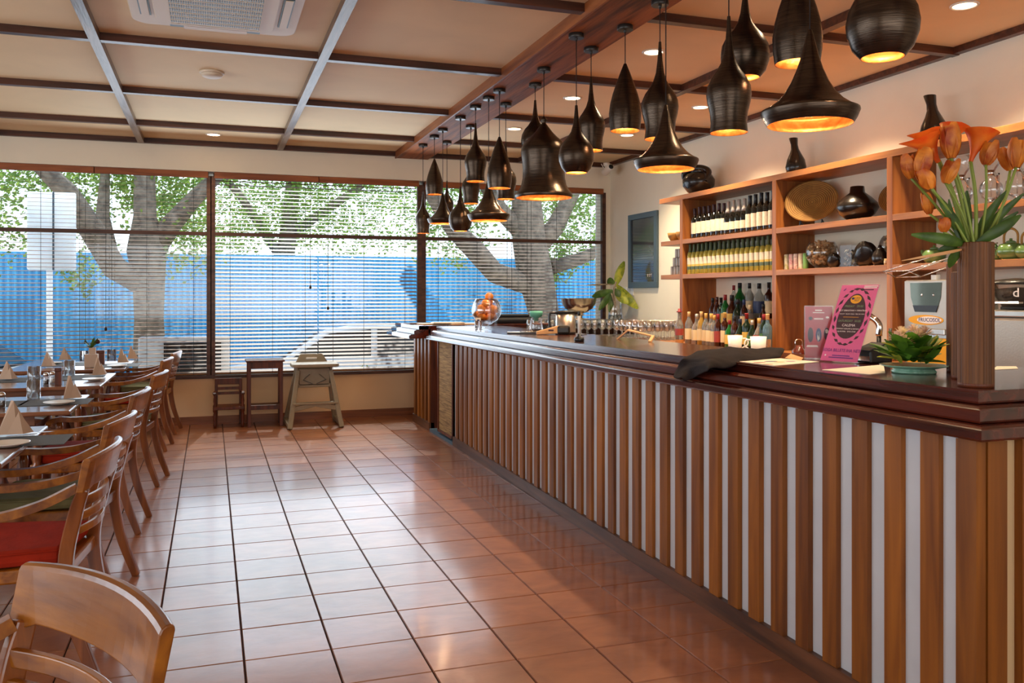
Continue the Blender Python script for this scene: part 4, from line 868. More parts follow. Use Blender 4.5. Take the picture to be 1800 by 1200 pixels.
def tulip(u, v, dep, w, h_, lean, m='petal', lab=None):
    h_ *= 1.22; w *= .95; c = fpt(u, v, dep); base = c - Vector((0, 0, h_ / 2)); ax = (Vector((0, 0, 1)) + rt_ * lean).normalized(); mb = MB()
    for ring, (n_, off, sc) in enumerate(((3, 0, 1), (3, PI / 3, .9))):
        for k in range(n_):
            a = off + 2 * PI * k / n_ + u; o = (rt_ * math.cos(a) + tw * math.sin(a)); vs = []; N = 7
            for i in range(N + 1):
                t_ = i / N; rad = w / 2 * sc * (.12 + .98 * math.sin(PI * min(1, t_ * .57 + .04)) ** .75) * (1 - .16 * t_ ** 2.5); p = base + ax * h_ * sc * t_ + o * rad; hw = w * .50 * math.sin(PI * min(.97, .12 + t_ * .80)) ** .75; tg = o.cross(ax)
                for q in (-1, -.5, 0, .5, 1): vs.append(p + tg * hw * q - o * hw * .42 * q * q)
            mb.add(vs, [(i * 5 + j, i * 5 + j + 1, i * 5 + j + 6, i * 5 + j + 5) for i in range(N) for j in range(4)], True)
    part('tulip', mb, m, fb); return base
def stem(b, u, v, dep, r=.004, m='stem'):
    e = Vector((R.uniform(-.02, .02), R.uniform(-.02, .02), .0)); midp = (b + e) / 2 + rt_ * (b.x * .1)
    part('stem', MB().tube(curve3([b, b * .6 + e * .4 + rt_ * .01, e], 5), r, 8), m, fb)
for u, v, dep, w, h_, lean in ((1672, 247, -.03, .058, .088, -.05), (1733, 268, .01, .052, .062, .25), (1786, 268, .0, .05, .075, .05), (1776, 278, .05, .045, .06, -.4), (1617, 283, -.03, .055, .07, .25), (1602, 292, .0, .045, .062, -.2), (1662, 300, -.02, .05, .062, .35), (1638, 312, -.05, .05, .052, -.6), (1634, 357, .02, .035, .055, -.2), (1659, 395, -.03, .036, .036, .1)):
    stem(tulip(u, v, dep, w, h_, lean), 0, 0, 0)
def lily(u0, v0, u1, v1, w, dep, m='petal_red'):   # trumpet from throat (u0,v0) opening to a long pointed lip (u1,v1)
    a = fpt(u0, v0, dep); b = fpt(u1, v1, dep); d = (b - a); L = d.length; ax = (Vector((0, 0, 1)) * .75 + d.normalized() * .6).normalized(); s1 = ax.cross(tw).normalized(); s2 = ax.cross(s1).normalized(); mb = MB(); vs = []; N = 9; K = 20
    dirn = d.normalized()
    for i in range(N + 1):
        t_ = i / N; r = w / 2 * (.16 + .84 * t_ ** 1.6)
        for k in range(K):
            an = 2 * PI * k / K; o = s1 * math.cos(an) + s2 * math.sin(an); f = max(0, o.dot(dirn)) ** 3; low = max(0, -o.dot(dirn))
            vs.append(a + ax * L * .62 * t_ * (1 - .25 * low * t_) + o * r * (1 + .25 * t_ * t_) + dirn * L * f * .62 * t_ ** 2.2 - Vector((0, 0, 1)) * .10 * L * f * t_ ** 4)
    mb.add(vs, [(i * K + k, i * K + (k + 1) % K, (i + 1) * K + (k + 1) % K, (i + 1) * K + k) for i in range(N) for k in range(K)], True)
    part('calla_lily', mb, m, fb); stem(a, 0, 0, 0, .0055)
lily(1650, 285, 1566, 258, .088, .02); lily(1646, 272, 1580, 232, .075, .05); lily(1662, 262, 1716, 212, .07, .055); lily(1706, 284, 1772, 216, .080, .03)
def fleaf(u0, v0, u1, v1, w, dep0, dep1, m='leaf', arch=.12): part('leaf', MB().leaf(fpt(u0, v0, dep0), fpt(u1, v1, dep1), w, 0, 9, .35, tw, arch), m, fb)
for a in ((1702, 428, 1645, 340, .03, 0, -.04, 'leaf', -.05), (1700, 430, 1602, 412, .036, 0, -.03, 'leaf', -.16), (1695, 432, 1668, 470, .03, 0, -.03, 'leaf', .1), (1705, 428, 1700, 335, .038, .02, .04, 'leaf', .04), (1712, 428, 1770, 335, .03, 0, .02, 'leaf', .08), (1712, 430, 1795, 378, .036, -.02, -.03, 'leaf', -.1), (1716, 430, 1800, 340, .028, .02, .02, 'leaf', .1), (1718, 440, 1790, 372, .03, .03, .04, 'leaf', .14), (1695, 430, 1648, 440, .03, .03, .05, 'leaf', -.2), (1700, 436, 1585, 458, .010, .01, -.02, 'bambooframe', -.2), (1690, 428, 1668, 350, .02, -.02, -.03, 'leaf', .05), (1722, 430, 1748, 402, .02, .03, .05, 'leaf', .1)): fleaf(*a)

# flowers on the green plate
p = onbar(1606, 655); pg = thing('plate_arrangement', 'celadon green plate with white chrysanthemums and glossy leaves on the bar', 'flowers', p); rg = random.Random(12)
part('plate', MB().lathe([(.075, 0), (.078, .006), (.074, .012), (.07, .016), (.115, .026), (.118, .030), (.11, .030), (.06, .02), (.001, .02)], 40), 'greenplate', pg)
for k in range(64):
    a = rg.uniform(0, 2 * PI); e = rg.uniform(.0, 1.3); r0 = rg.uniform(.01, .06); L = rg.uniform(.07, .115); z0 = rg.uniform(.035, .09)
    d = Vector((math.cos(a) * math.cos(e), math.sin(a) * math.cos(e), math.sin(e))); b = Vector((math.cos(a) * r0 * 1.2, math.sin(a) * r0, z0))
    part('leaf', MB().leaf(b, b + d * L, rg.uniform(.045, .068), .12, 6, .2), 'leaf_broad' if k % 5 else 'leaf_y', pg)
def mum(c, r):
    mb = MB()
    for k in range(70):
        a = rg.uniform(0, 2 * PI); e = rg.uniform(.0, 1.5); d = Vector((math.cos(a) * math.cos(e), math.sin(a) * math.cos(e), math.sin(e))); mb.leaf(Vector(c) + d * r * .2, Vector(c) + d * r, r * .16, .1, 3, .3)
    part('chrysanthemum', mb, 'mum', pg)
M['mum'] = leafmat('mum_petal', '#f2dfae', '#d9b7ad', .3)
for dx, dy, z, r in ((-.075, -.03, .120, .040), (-.035, .02, .135, .040), (.0, -.03, .13, .038), (.045, .01, .14, .038), (.02, .045, .148, .034), (-.05, -.045, .112, .034)):
    q = rt_ * dx + tw * dy; mum((q.x, q.y, z), r)

# pink event poster in a leaning acrylic holder
BL, BR, TL = Vector((2.497, 3.141, zt(3.1) + .003)), Vector((2.547, 2.960, zt(3.0) + .003)), Vector((2.653, 3.184, 1.4455))
ex = (BR - BL).normalized(); ey = (TL - BL); ey = (ey - ex * ey.dot(ex)); hgt = ey.length; ey.normalize(); ez = ex.cross(ey)
t = thing('poster_holder', 'pink music event poster in a leaning clear acrylic holder', 'poster', BL); wP = (BR - BL).length
RM = Matrix((ex, ey, ez)).transposed(); M4_ = RM.to_4x4()
def pl(nm, x0, x1, y0, y1, z0, z1, m, par=None): return part(nm, MB().box(x0, x1, y0, y1, z0, z1, M4_), m, par or t)
pst = pl('poster', .004, wP - .004, .004, hgt - .004, 0, .0012, 'pinkposter')
pl('acrylic_sheet', 0, wP, 0, hgt, .003, .0045, 'acrylic'); pl('acrylic_sheet', 0, wP, 0, hgt, -.004, -.0025, 'acrylic')
part('acrylic_foot', MB().add([(BL - BL), (BR - BL), (BR - BL + Vector((.10, .027, .0))), (Vector((.10, .027, 0)))] + [Vector(q) + Vector((0, 0, .003)) for q in ((0, 0, 0), BR - BL, BR - BL + Vector((.10, .027, .0)), Vector((.10, .027, 0)))], [(0, 1, 2, 3), (7, 6, 5, 4), (0, 4, 5, 1), (1, 5, 6, 2), (2, 6, 7, 3), (3, 7, 4, 0)]), 'acrylic', t)
def blob(cx, cy, rx, ry, z, n=28, egg=0): return [(cx + rx * math.cos(a) * (1 - egg * math.sin(a)), cy + ry * math.sin(a)) for a in [2 * PI * k / n for k in range(n)]]
def flat(nm, poly, m, z=.0014): return part(nm, MB().prism(poly, z, z + .0004, M4_), m, pst)
Wd, Hd = wP, hgt
flat('dark_oval', blob(Wd * .5, Hd * .585, Wd * .34, Hd * .29, 0, 30, .12), 'ink')
flat('badge', blob(Wd * .50, Hd * .80, Wd * .14, Hd * .055, 0, 20), 'inkyellow', .0020); flat('badge_eye', blob(Wd * .42, Hd * .81, Wd * .035, Hd * .016, 0, 12), 'inkblue', .0026)
rr_ = random.Random(5)
for k in range(20):
    a = 2 * PI * k / 20 + .1; cx, cy = Wd * (.5 + .43 * math.cos(a)), Hd * (.58 + .36 * math.sin(a)); tx, ty = -math.sin(a), math.cos(a); L = .026 + .012 * rr_.random()
    if cx < .02 or cx > Wd - .02: cx = min(max(cx, .016), Wd - .016)
    flat('chili', [(cx - tx * L / 2, cy - ty * L / 2), (cx - ty * .008, cy + tx * .008), (cx + tx * L / 2, cy + ty * L / 2), (cx + ty * .005, cy - tx * .005)], 'ink')
def pt(body, x, y, size, m='inkwhite', sx=1.0, z=.0022): return text('lettering', body, size, M4_ @ Vector((Wd * x, Hd * y, z)), RM, m, pst, .0002, sx=sx)
pt('LUKA\nFEST', .53, .80, .012, 'ink', z=.0028); pt('FRIDAY   29.05', .50, .71, .014, 'inkgreen'); pt('GUY SEBASTIAN + MANTRAS', .50, .655, .0105); pt('GALAXY · BLACK CHILLI · FEEL MC YAFU', .50, .61, .0066)
flat('rule', [(Wd * .3, Hd * .568), (Wd * .7, Hd * .568), (Wd * .7, Hd * .573), (Wd * .3, Hd * .573)], 'inkyellow', .002)
pt('SATURDAY  30.05', .49, .52, .014, 'inkgreen'); pt('CALEMA', .50, .465, .017); pt('STEWART SUKUMA & BANDA', .49, .42, .0085); pt('DJ FATIMA · TITO STAR', .49, .385, .0085)
pt("5OGA BILLETE IHA NE'E", .5, .145, .0205, 'inkpurple', .84); [flat('small_print', [(Wd * a, Hd * b), (Wd * c, Hd * b), (Wd * c, Hd * (b + .012)), (Wd * a, Hd * (b + .012))], m_, .002) for a, b, c, m_ in ((.30, .075, .75, 'inkpurple'), (.22, .05, .85, 'inkpurple'), (.62, .965, .97, 'inkwhite'), (.62, .945, .95, 'inkwhite'), (.66, .92, .88, 'ink'))]; flat('speck', blob(Wd * .12, Hd * .08, .004, .004, 0, 8), 'inkwhite'); flat('note_mark', [(Wd * .1, Hd * .92), (Wd * .16, Hd * .95), (Wd * .16, Hd * .93), (Wd * .12, Hd * .91)], 'inkpurple')
# red menu card in upright acrylic
BL = Vector((2.545, 3.305, zt(3.3) + .002)); BR = Vector((2.645, 3.232, zt(3.3) + .002)); ex = (BR - BL).normalized(); ey = Vector((0, 0, 1)); ez = ex.cross(ey); RM2 = Matrix((ex, ey, ez)).transposed(); MM = RM2.to_4x4(); w2 = (BR - BL).length; h2 = .24
t = thing('menu_card_holder', 'small red cocktail card in an upright acrylic stand left of the pink poster', 'menu card', BL)
cd = part('card', MB().box(.004, w2 - .004, .004, h2 - .004, 0, .001, MM), 'redposter', t); part('acrylic_sheet', MB().box(0, w2, 0, h2, .002, .0035, MM), 'acrylic', t); part('acrylic_sheet', MB().box(0, w2, 0, h2, -.0035, -.002, MM), 'acrylic', t); part('acrylic_foot', MB().box(0, w2, 0, .003, -.03, .03, MM), 'acrylic', t)
for x, y, rx, ry, m in ((.22, .45, .10, .14, 'ink'), (.5, .45, .10, .13, 'inkblue'), (.5, .42, .05, .10, 'inkwhite'), (.78, .47, .10, .12, 'ink'), (.78, .52, .06, .04, 'inkwhite'), (.22, .76, .07, .035, 'ink'), (.8, .78, .06, .02, 'inkwhite')):
    part('picture', MB().prism([(w2 * x + (px - .0) , h2 * y + py) for px, py in blob(0, 0, w2 * rx, h2 * ry, 0, 16)], .0012, .0015, MM), m, cd)
for x, y, a, b in ((.5, .90, .12, .006), (.5, .86, .2, .004), (.5, .74, .16, .006), (.28, .24, .18, .004), (.28, .22, .2, .004), (.75, .2, .08, .006)): part('small_print', MB().prism([(w2 * (x - a), h2 * y), (w2 * (x + a), h2 * y), (w2 * (x + a), h2 * y + b), (w2 * (x - a), h2 * y + b)], .0012, .0015, MM), 'inkwhite', cd)
# papers and leaflets lying flat
def sheet(name, lab, cat, us, m, dz=.001, th=.0012, grp=None):
    ps = [onbar(u, v, dz) for u, v in us]; o = ps[0]; vs = [q - o for q in ps] + [q - o + Vector((0, 0, th)) for q in ps]; n = len(ps)
    ob = part(name, MB().add(vs, [tuple(reversed(range(n))), tuple(range(n, 2 * n))] + [(i, (i + 1) % n, n + (i + 1) % n, n + i) for i in range(n)]), m, None, o); return tag(ob, lab, cat, grp)
sheet('paper_sheet', 'cream paper sheet in front of the pink poster', 'paper', [(1445, 650), (1528, 658), (1556, 655), (1553, 641)], 'paper')
lf = sheet('leaflet', 'colourful printed leaflet lying by the black cloth', 'leaflet', [(1290, 634), (1360, 643), (1440, 636), (1372, 630)], 'paper')
for (cx, cy, r, m) in ((1370, 636, .016, 'lab_yellow'), (1355, 635, .02, 'inkblue'), (1335, 637, .018, 'lab_red'), (1390, 635, .014, 'inkpurple'), (1350, 640, .014, 'lab_orange')):
    q = onbar(cx, cy, .0024) - Vector(lf.location); part('print', MB().prism(blob(q.x, q.y, r * 1.6, r, 0, 12), q.z, q.z + .0003), m, lf)
sheet('paper_sheet', 'folded tan paper beside the red card', 'paper', [(1380, 629), (1408, 634), (1412, 629), (1390, 622)], 'bambooframe')
sheet('paper_sheet', 'white paper on the bar right of the tall vases', 'paper', [(1744, 650), (1790, 648), (1786, 644), (1752, 644)], 'paper')
# charcoal cloth draped over the moulding
t = thing('draped_cloth', 'charcoal cloth draped over the bar edge beside the leaflet', 'cloth', (2.3, 3.4, 1.1)); CO = Vector(t.location)
rows = [[(1178, 664), (1190, 640), (1200, 628), (1215, 620), (1240, 613), (1270, 611), (1288, 606), (1310, 611), (1340, 613), (1365, 609), (1378, 612)],
        [(1190, 662), (1205, 645), (1218, 638), (1236, 634), (1258, 630), (1280, 628), (1300, 628), (1320, 626), (1345, 624), (1366, 620), (1380, 618)],
        [(1200, 660), (1222, 648), (1240, 640), (1254, 637), (1272, 635), (1290, 634), (1306, 632), (1322, 631), (1345, 629), (1366, 627), (1377, 624)]]
dep = [(2.02, 2.08, 2.14, 2.22, 2.32, 2.42, 2.5, 2.56, 2.6, 2.66, 2.7), (1.985, 2.05, 2.12, 2.18, 2.25, 2.32, 2.38, 2.44, 2.5, 2.56, 2.6), (2.0, 2.08, 2.15, 2.2, 2.25, 2.30, 2.35, 2.4, 2.45, 2.5, 2.54)]
vs = []
for rw, dp in zip(rows, dep):
    c_ = []
    for (u, v), x in zip(rw, dp):
        q = at_x(u, v, x); mn = zt(q.y) + .006 if q.x > 2.13 else 0
        if q.z < mn: q = onbar(u, v, .008)
        c_.append(q - CO)
    vs.append(c_)
rc_ = random.Random(8)
for i_, rw in enumerate(vs):
    for j_, q in enumerate(rw):
        if j_ > 1: q.z += (0, .016, .004)[i_] * (1 + .8 * math.sin(j_ * 2.1 + i_)) + rc_.uniform(0, .006)
vs.append([q + Vector((-.012 if j_ > 1 else 0, -.015, -.006 if q.x + CO.x > 2.16 else -.03)) for j_, q in enumerate(vs[2])])
for q in vs[3]:
    if q.x + CO.x > 2.15: q.z = zt(q.y + CO.y) + .004 - CO.z
mb = MB(); n = len(vs[0]); allv = [q for rw in vs for q in rw]
mb.add(allv, [(i * n + j, i * n + j + 1, (i + 1) * n + j + 1, (i + 1) * n + j) for i in range(3) for j in range(n - 1)], True)
cl = part('fabric', mb, 'cloth', t); tx = bpy.data.textures.new('folds', 'CLOUDS'); tx.noise_scale = .07; sb = cl.modifiers.new('smooth_base', 'SUBSURF'); sb.levels = sb.render_levels = 2; dm = cl.modifiers.new('folds', 'DISPLACE'); dm.texture = tx; dm.strength = .022; dm.mid_level = .35; md = cl.modifiers.new('thick', 'SOLIDIFY'); md.thickness = .008; md.offset = 1; m2 = cl.modifiers.new('smooth', 'SUBSURF'); m2.levels = m2.render_levels = 1

# fish-bowl glass of oranges
q = onbar(855, 579); t = thing('orange_bowl', 'footed glass bowl on the bar filled with oranges', 'glass bowl', q)
bw = [(.05, .0), (.05, .006), (.012, .012), (.010, .035), (.045, .05), (.10, .085), (.130, .135), (.134, .18), (.122, .23), (.098, .275), (.096, .277), (.119, .228), (.130, .18), (.126, .135), (.098, .09), (.043, .056), (.001, .05)]
part('bowl', MB().shell(bw, 36), 'glass', t)
op = MB().ball((0, 0, 0), .040, 16, 12, (1, 1, .93)).mesh('orange', 'orange')
for k, (x, y, z) in enumerate(((-.055, -.03, .115), (.02, -.055, .11), (.062, .02, .115), (-.01, .055, .11), (-.07, .045, .13), (.0, -.01, .165), (-.06, -.05, .180), (.055, -.05, .178), (.06, .05, .19), (-.03, .06, .19), (-.02, -.045, .235), (.03, .03, .25), (.02, -.02, .295))):
    o_ = link('orange', op, None, Vector(t.location) + Vector((x, y, z)), (0, 0, k)); tag(o_, 'orange in the footed glass bowl, %s' % ['low left', 'low middle', 'low right', 'low at the back', 'at the left wall of the glass', 'in the middle', 'second layer left', 'second layer right', 'upper right at the back', 'upper left at the back', 'upper front', 'upper back', 'topmost above the rim'][k], 'orange', 'oranges in the glass bowl')
q = onbar(866, 584); t = thing('straw_dispenser', 'tall clear rectangular acrylic holder in front of the orange bowl', 'holder', q, .3)
part('acrylic_body', MB().box(-.034, .034, -.02, -.017, 0, .335).box(-.034, .034, .017, .02, 0, .335).box(-.034, -.031, -.02, .02, 0, .335).box(.031, .034, -.02, .02, 0, .335), 'acrylic', t); part('paper_insert', MB().box(-.030, .030, -.001, .001, .05, .33), 'acrylic', t); part('base', MB().box(-.036, .036, -.022, .022, 0, .008), 'acrylic', t)
q = onbar(841, 582); t = thing('shot_glass', 'small glass holding a printed card left of the orange bowl', 'glass', q)
part('tumbler', MB().shell([(.001, .001), (.028, .001), (.034, .09), (.032, .09), (.026, .01), (.001, .009)], 20), 'glass', t); part('card', MB().box(-.025, .02, -.003, -.001, .05, .115), 'paper', t); part('card_mark', MB().box(-.012, .008, -.0045, -.0035, .07, .10), 'inkblue', t)
q = Vector((3.06, 8.95, 1.0855)); t = thing('folded_bag', 'flat black vinyl bag lying on the window ledge', 'bag', zt and (3.15, 9.35, 1.086))
part('body', MB().prism([(-.33, -.10), (.30, -.12), (.36, 0), (.31, .10), (-.28, .12), (-.36, .02)], 0, .075), 'slatecloth', t, bevel=.03); part('flap', MB().prism([(-.25, -.09), (.26, -.10), (.28, .08), (-.22, .09)], .075, .105), 'slatecloth', t, bevel=.012); part('strap', MB().beam(curve3([(.3, 0, .07), (.42, -.02, .03), (.48, .04, .01)], 5), .03, .006), 'slatecloth', t)
q = onbar(947, 578); t = thing('blender_jar', 'clear jar with a teal lid on the far bar', 'jar', (2.62, 6.95, zt(6.95) + .001))
part('jar', MB().shell([(.001, .001), (.055, .001), (.06, .02), (.045, .10), (.04, .115)], 24), 'glass', t); part('lid', MB().lathe([(.018, .085), (.022, .115), (.05, .125), (.058, .155), (.056, .17), (.02, .172)], 24), 'teal', t)
t = thing('water_jug', 'steel grey jug with black handle and lid on the far bar', 'jug', (2.62, 6.30, zt(6.3) + .001), -.3)
part('body', MB().lathe([(.078, 0), (.08, .01), (.074, .165)], 30), 'steel', t); part('base_ring', MB().lathe([(.081, 0), (.081, .018), (.079, .019)], 30), 'black', t); part('lid', MB().lathe([(.078, .165), (.082, .17), (.082, .178), (.03, .186)], 30), 'black', t); part('spout', MB().prism([(.075, -.015), (.105, 0), (.075, .015)], .15, .175), 'black', t)
part('handle', MB().tube(curve3([(-.072, 0, .165), (-.12, 0, .16), (-.125, 0, .10), (-.115, 0, .05), (-.078, 0, .035)], 5), .010, 8), 'black', t)
t = thing('candle_holder', 'thin white stick in a round dark metal foot on the bar', 'holder', onbar(1018, 600))
part('foot', MB().lathe([(.03, 0), (.034, .012), (.03, .026), (.012, .034), (.01, .05)], 20), 'foil_black', t); part('stick', MB().lathe([(.009, .05), (.009, .165), (.008, .167)], 12), 'white', t); part('black_tip', MB().lathe([(.009, .165), (.007, .19), (.003, .195)], 12), 'black', t); part('side_arm', MB().tube([(0, 0, .04), (.05, -.01, .045)], .003, 6), 'black', t)
t = thing('hand_planer', 'wooden-sided stapler-like tool with dark handle lying on the bar', 'tool', onbar(968, 588), -.25)
part('wooden_body', MB().add([Vector(v_) for v_ in ((-.11, -.02, 0), (.10, -.02, .012), (.10, .02, .012), (-.11, .02, 0), (-.11, -.02, .025), (.06, -.02, .07), (.06, .02, .07), (-.11, .02, .025))], [(0, 3, 2, 1), (4, 5, 6, 7), (0, 1, 5, 4), (2, 3, 7, 6), (0, 4, 7, 3), (1, 2, 6, 5)]), 'bambooframe', t, bevel=.005)
part('dark_end', MB().box(.045, .15, -.03, .03, .0, .072), 'black', t, bevel=.02); part('dark_mark', MB().box(-.02, .02, -.0212, -.02, .028, .040), 'ink', t)
t = thing('brush', 'dark bristle brush resting behind the wooden tool', 'brush', onbar(948, 580), -.5)
part('bristles', MB().box(-.07, .07, -.025, .025, 0, .045), 'black', t, bevel=.008); part('handle', MB().box(-.075, .09, -.028, .028, .045, .062), 'darkwood', t, bevel=.006)
t = thing('clipboard', 'dark bill folder with silver edge lying flat on the far bar', 'folder', onbar(925, 586), -.35)
part('folder', MB().box(-.15, .13, -.09, .09, 0, .012), 'foil_black', t, bevel=.003); part('clip', MB().box(-.15, -.05, -.05, .05, .012, .018), 'chrome', t); part('pen', MB().tube([(-.04, -.06, .016), (.12, -.03, .016)], .005, 8), 'chrome', t)
t = thing('wooden_bracket', 'bent pale wood frame standing at the rear edge of the bar', 'frame', (2.60, 5.15, zt(5.15) + .001))
A_, B_, C_, D_ = onbar(1085, 596), at_x(1104, 580, 2.66), at_x(1148, 591, 2.72), onbar(1142, 601)
O_ = Vector(t.location); part('frame_rail', MB().beam([B_ - O_, C_ - O_], .02, .012), 'bambooframe', t, bevel=.003); part('frame_leg', MB().beam([A_ - O_, B_ - O_], .018, .010), 'bambooframe', t); part('frame_leg', MB().beam([D_ - O_, C_ - O_], .018, .014), 'bambooframe', t)
# menus on the bar return
for k, (dx, dy, rz, m, w_, l_) in enumerate(((2.28, 9.20, .1, 'bambooframe', .16, .13), (2.42, 9.12, -.12, 'paper', .17, .12), (2.20, 9.42, .05, 'darkwood', .17, .14), (2.55, 9.10, .18, 'bambooframe', .15, .11))):
    tt = thing('menu', ['wooden covered menu board lying left on the bar return', 'pale menu sheet on top of the menu boards', 'dark menu board at the bottom of the stack by the window', 'tan menu board nearest the bar on the bar return'][k], 'menu', (dx, dy, zt(8.8) + .0012 + (.014 if k == 1 else 0) * 1), rz, 'menus on the bar return')
    part('cover', MB().box(-w_, w_, -l_, l_, 0, .009), m, tt, bevel=.002); part('pages', MB().box(-w_ * .96, w_ * .96, -l_ * .96, l_ * .96, .0092, .012), 'paper' if k != 2 else 'placemat', tt)

# silver bowl and potted dumb cane on the window ledge
q = Vector((4.13, 9.52, 1.0855)); t = thing('champagne_bowl', 'large silver footed bowl on a spread white cloth at the ledge end', 'bowl', q)
part('bowl', MB().lathe([(.09, .03), (.095, .035), (.04, .055), (.045, .08), (.075, .09), (.045, .10), (.09, .115), (.16, .16), (.20, .22), (.212, .28), (.215, .285), (.207, .285), (.195, .225), (.15, .17), (.001, .125)], 40), 'silver', t)
mb = MB()
for k in range(8):
    a = k * PI / 4; b_ = a + PI / 4; r1 = .27 if k % 2 else .19; r2 = .19 if k % 2 else .27
    mb.add([(0, 0, .03), (r1 * math.cos(a), r1 * math.sin(a), .004 + .01 * (k % 2)), (r2 * math.cos(b_), r2 * math.sin(b_), .004 + .01 * ((k + 1) % 2))], [(0, 1, 2)])
part('napkin_base', mb, 'paper', t)
q = Vector((4.55, 9.40, 1.0855)); t = thing('potted_dumb_cane', 'speckled green cane plant standing in a clear glass vase in the corner', 'plant', q)
part('glass_vase', MB().shell([(.001, .004), (.085, .0), (.09, .01), (.078, .13), (.07, .20), (.085, .25)], 28), 'glass', t); part('water', MB().lathe([(.082, .005), (.078, .09)], 24), 'water', t); part('stalk', MB().tube(curve3([(-.03, 0, .02), (.0, 0, .2), (-.02, 0, .36), (.01, 0, .48)], 6), .011, 8), 'bark', t); part('stalk', MB().tube(curve3([(.05, .01, .02), (.0, 0, .18), (-.05, 0, .34)], 6), .009, 8), 'bark', t)
for (x0, z0, x1, z1, w_, m, ar) in ((.0, .42, .10, .72, .10, 'leaf_y', .1), (.02, .44, .26, .06 + .10, .12, 'leaf_y', .25), (.0, .40, .14, .22, .12, 'leaf_y', .15), (-.03, .38, -.28, .30, .09, 'leaf', .2), (-.02, .37, -.20, .14, .08, 'leaf', .15), (-.01, .36, -.08, .12, .07, 'leaf', .1), (.0, .46, -.10, .50, .09, 'leaf', .2), (0, .40, .05, .30, .08, 'leaf', .1)):
    part('leaf', MB().leaf((rt_ * x0) + Vector((0, 0, z0)), rt_ * x1 + Vector((0, 0, z1)) - tw * .05, w_, 0, 8, .3, tw, ar), m, t)
part('dead_leaf', MB().leaf(rt_ * -.04 + Vector((0, 0, .45)), rt_ * -.34 + Vector((0, 0, .44)), .02, 0, 6, .3, tw, -.12), 'bark', t)
# framed picture
t = thing('framed_picture', 'tall slate blue framed picture behind glass on the right wall', 'picture', (XR, 9.17, 1.92))
part('frame', MB().box(-.03, 0, -.36, .36, -.43, -.36).box(-.03, 0, -.36, .36, .385, .45).box(-.03, 0, -.36, -.29, -.36, .385).box(-.03, 0, .29, .36, -.36, .385), 'greyframe', t, bevel=.004); pic = part('print', MB().box(-.012, 0, -.29, .29, -.36, .385), 'picture', t)
mb = MB()
for k in range(14): mb.box(-.0135, -.012, -.27, .27, -.33 + k * .026, -.328 + k * .026)
part('print_lines', mb, 'greyframe', pic)
for k in range(3): part('print_mark', MB().beam([(-.0135, -.20 + k * .04, -.30), (-.0135, -.22 + k * .05, -.27), (-.0135, -.18 + k * .04, -.28)], .002, .006), 'inkwhite', pic)
t = thing('wall_switches', 'row of three pale wall switches behind the cane plant', 'switch', (XR, 9.55, 1.45)); 
for k in range(3): part('switch_plate', MB().box(-.012, 0, -.13 + k * .09, -.05 + k * .09, -.05, .05), 'white', t, bevel=.003)

# ------------------------------------------------------------------ behind the bar
ZBC = .9465
def stemglass(x, y, s=1):
    t = thing('wine_glass', 'x', 'glass', (x, y, ZBC)); t.scale = (s, s, s)
    part('bowl', MB().shell([(.008, .085), (.025, .092), (.036, .115), (.037, .145), (.031, .19), (.030, .19), (.0355, .145), (.034, .117), (.001, .094)], 14), 'stemware', t)
    part('stem', MB().lathe([(.034, 0), (.032, .002), (.006, .006), (.0035, .03), (.0035, .075), (.008, .087)], 12), 'stemware', t); return t
g0 = stemglass(3.35, 9.05); n = 0; cells = []
for i in range(15):
    for j in range(4): cells.append((3.25 + i * .085 + .03 * (j % 2), 8.62 + j * .095, j, i, 'below the window ledge'))
for i in range(6):
    for j in range(6): cells.append((4.08 + i * .10, 7.86 + j * .105, j, i, 'by the red capped bottle'))
for k, (x, y, j, i, where) in enumerate(cells):
    o = g0 if k == 0 else copy_tree(g0); o.location = (x + R.uniform(-.008, .008), y + R.uniform(-.008, .008), ZBC); o['label'] = 'wine glass %s, %s row from the front, %s from the left' % (where, ordn(j), ordn(i)); o['group'] = 'wine glasses standing ' + where
# mugs and tumbler
def mug(u, v, x, rz, lab, s=1):
    r_ = ray(u, v); q = (x, x / r_.x * r_.y, ZBC); t = thing('mug', lab, 'mug', q, rz, 'white mugs behind the bar')
    part('cup', MB().shell([(.001, .001), (.034 * s, .001), (.038 * s, .006), (.046 * s, .10 * s), (.043 * s, .10 * s), (.035 * s, .012), (.001, .01)], 26), 'white', t)
    part('handle', MB().tube(curve3([(.042 * s, 0, .082 * s), (.072 * s, 0, .078 * s), (.076 * s, 0, .045 * s), (.040 * s, 0, .022 * s)], 6), .006, 8), 'white', t)
mug(1292, 605, 4.0, -YAW - .3, 'white tea mug with handle on its right, in front of the spirit bottles', 1.3); mug(1333, 605, 4.0, PI - YAW, 'straight white mug with handle on its left, beside the whisky glass', 1.35)
r_ = ray(1348, 600); t = thing('whisky_glass', 'tumbler of amber drink right of the straight white mug', 'glass', (4.1, 4.1 / ray(1347, 600).x * ray(1347, 600).y, ZBC))
part('tumbler', MB().shell([(.001, .001), (.032, .001), (.038, .11), (.035, .11), (.029, .012), (.001, .01)], 20), 'glass', t); part('drink', MB().lathe([(.028, .012), (.032, .07)], 18), 'amber_spirit', t)
t = thing('amber_jar', 'small dark amber glass jar with metal bail beside the red card', 'jar', (4.05, 4.05 / ray(1404, 610).x * ray(1404, 610).y, ZBC))
part('jar', MB().lathe([(.045, 0), (.05, .02), (.05, .05), (.03, .07), (.028, .09)], 20), 'candle', t); part('bail', MB().tube(curve3([(-.03, 0, .06), (-.028, 0, .12), (0, 0, .135), (.028, 0, .12), (.03, 0, .06)], 5), .004, 6), 'chrome', t)
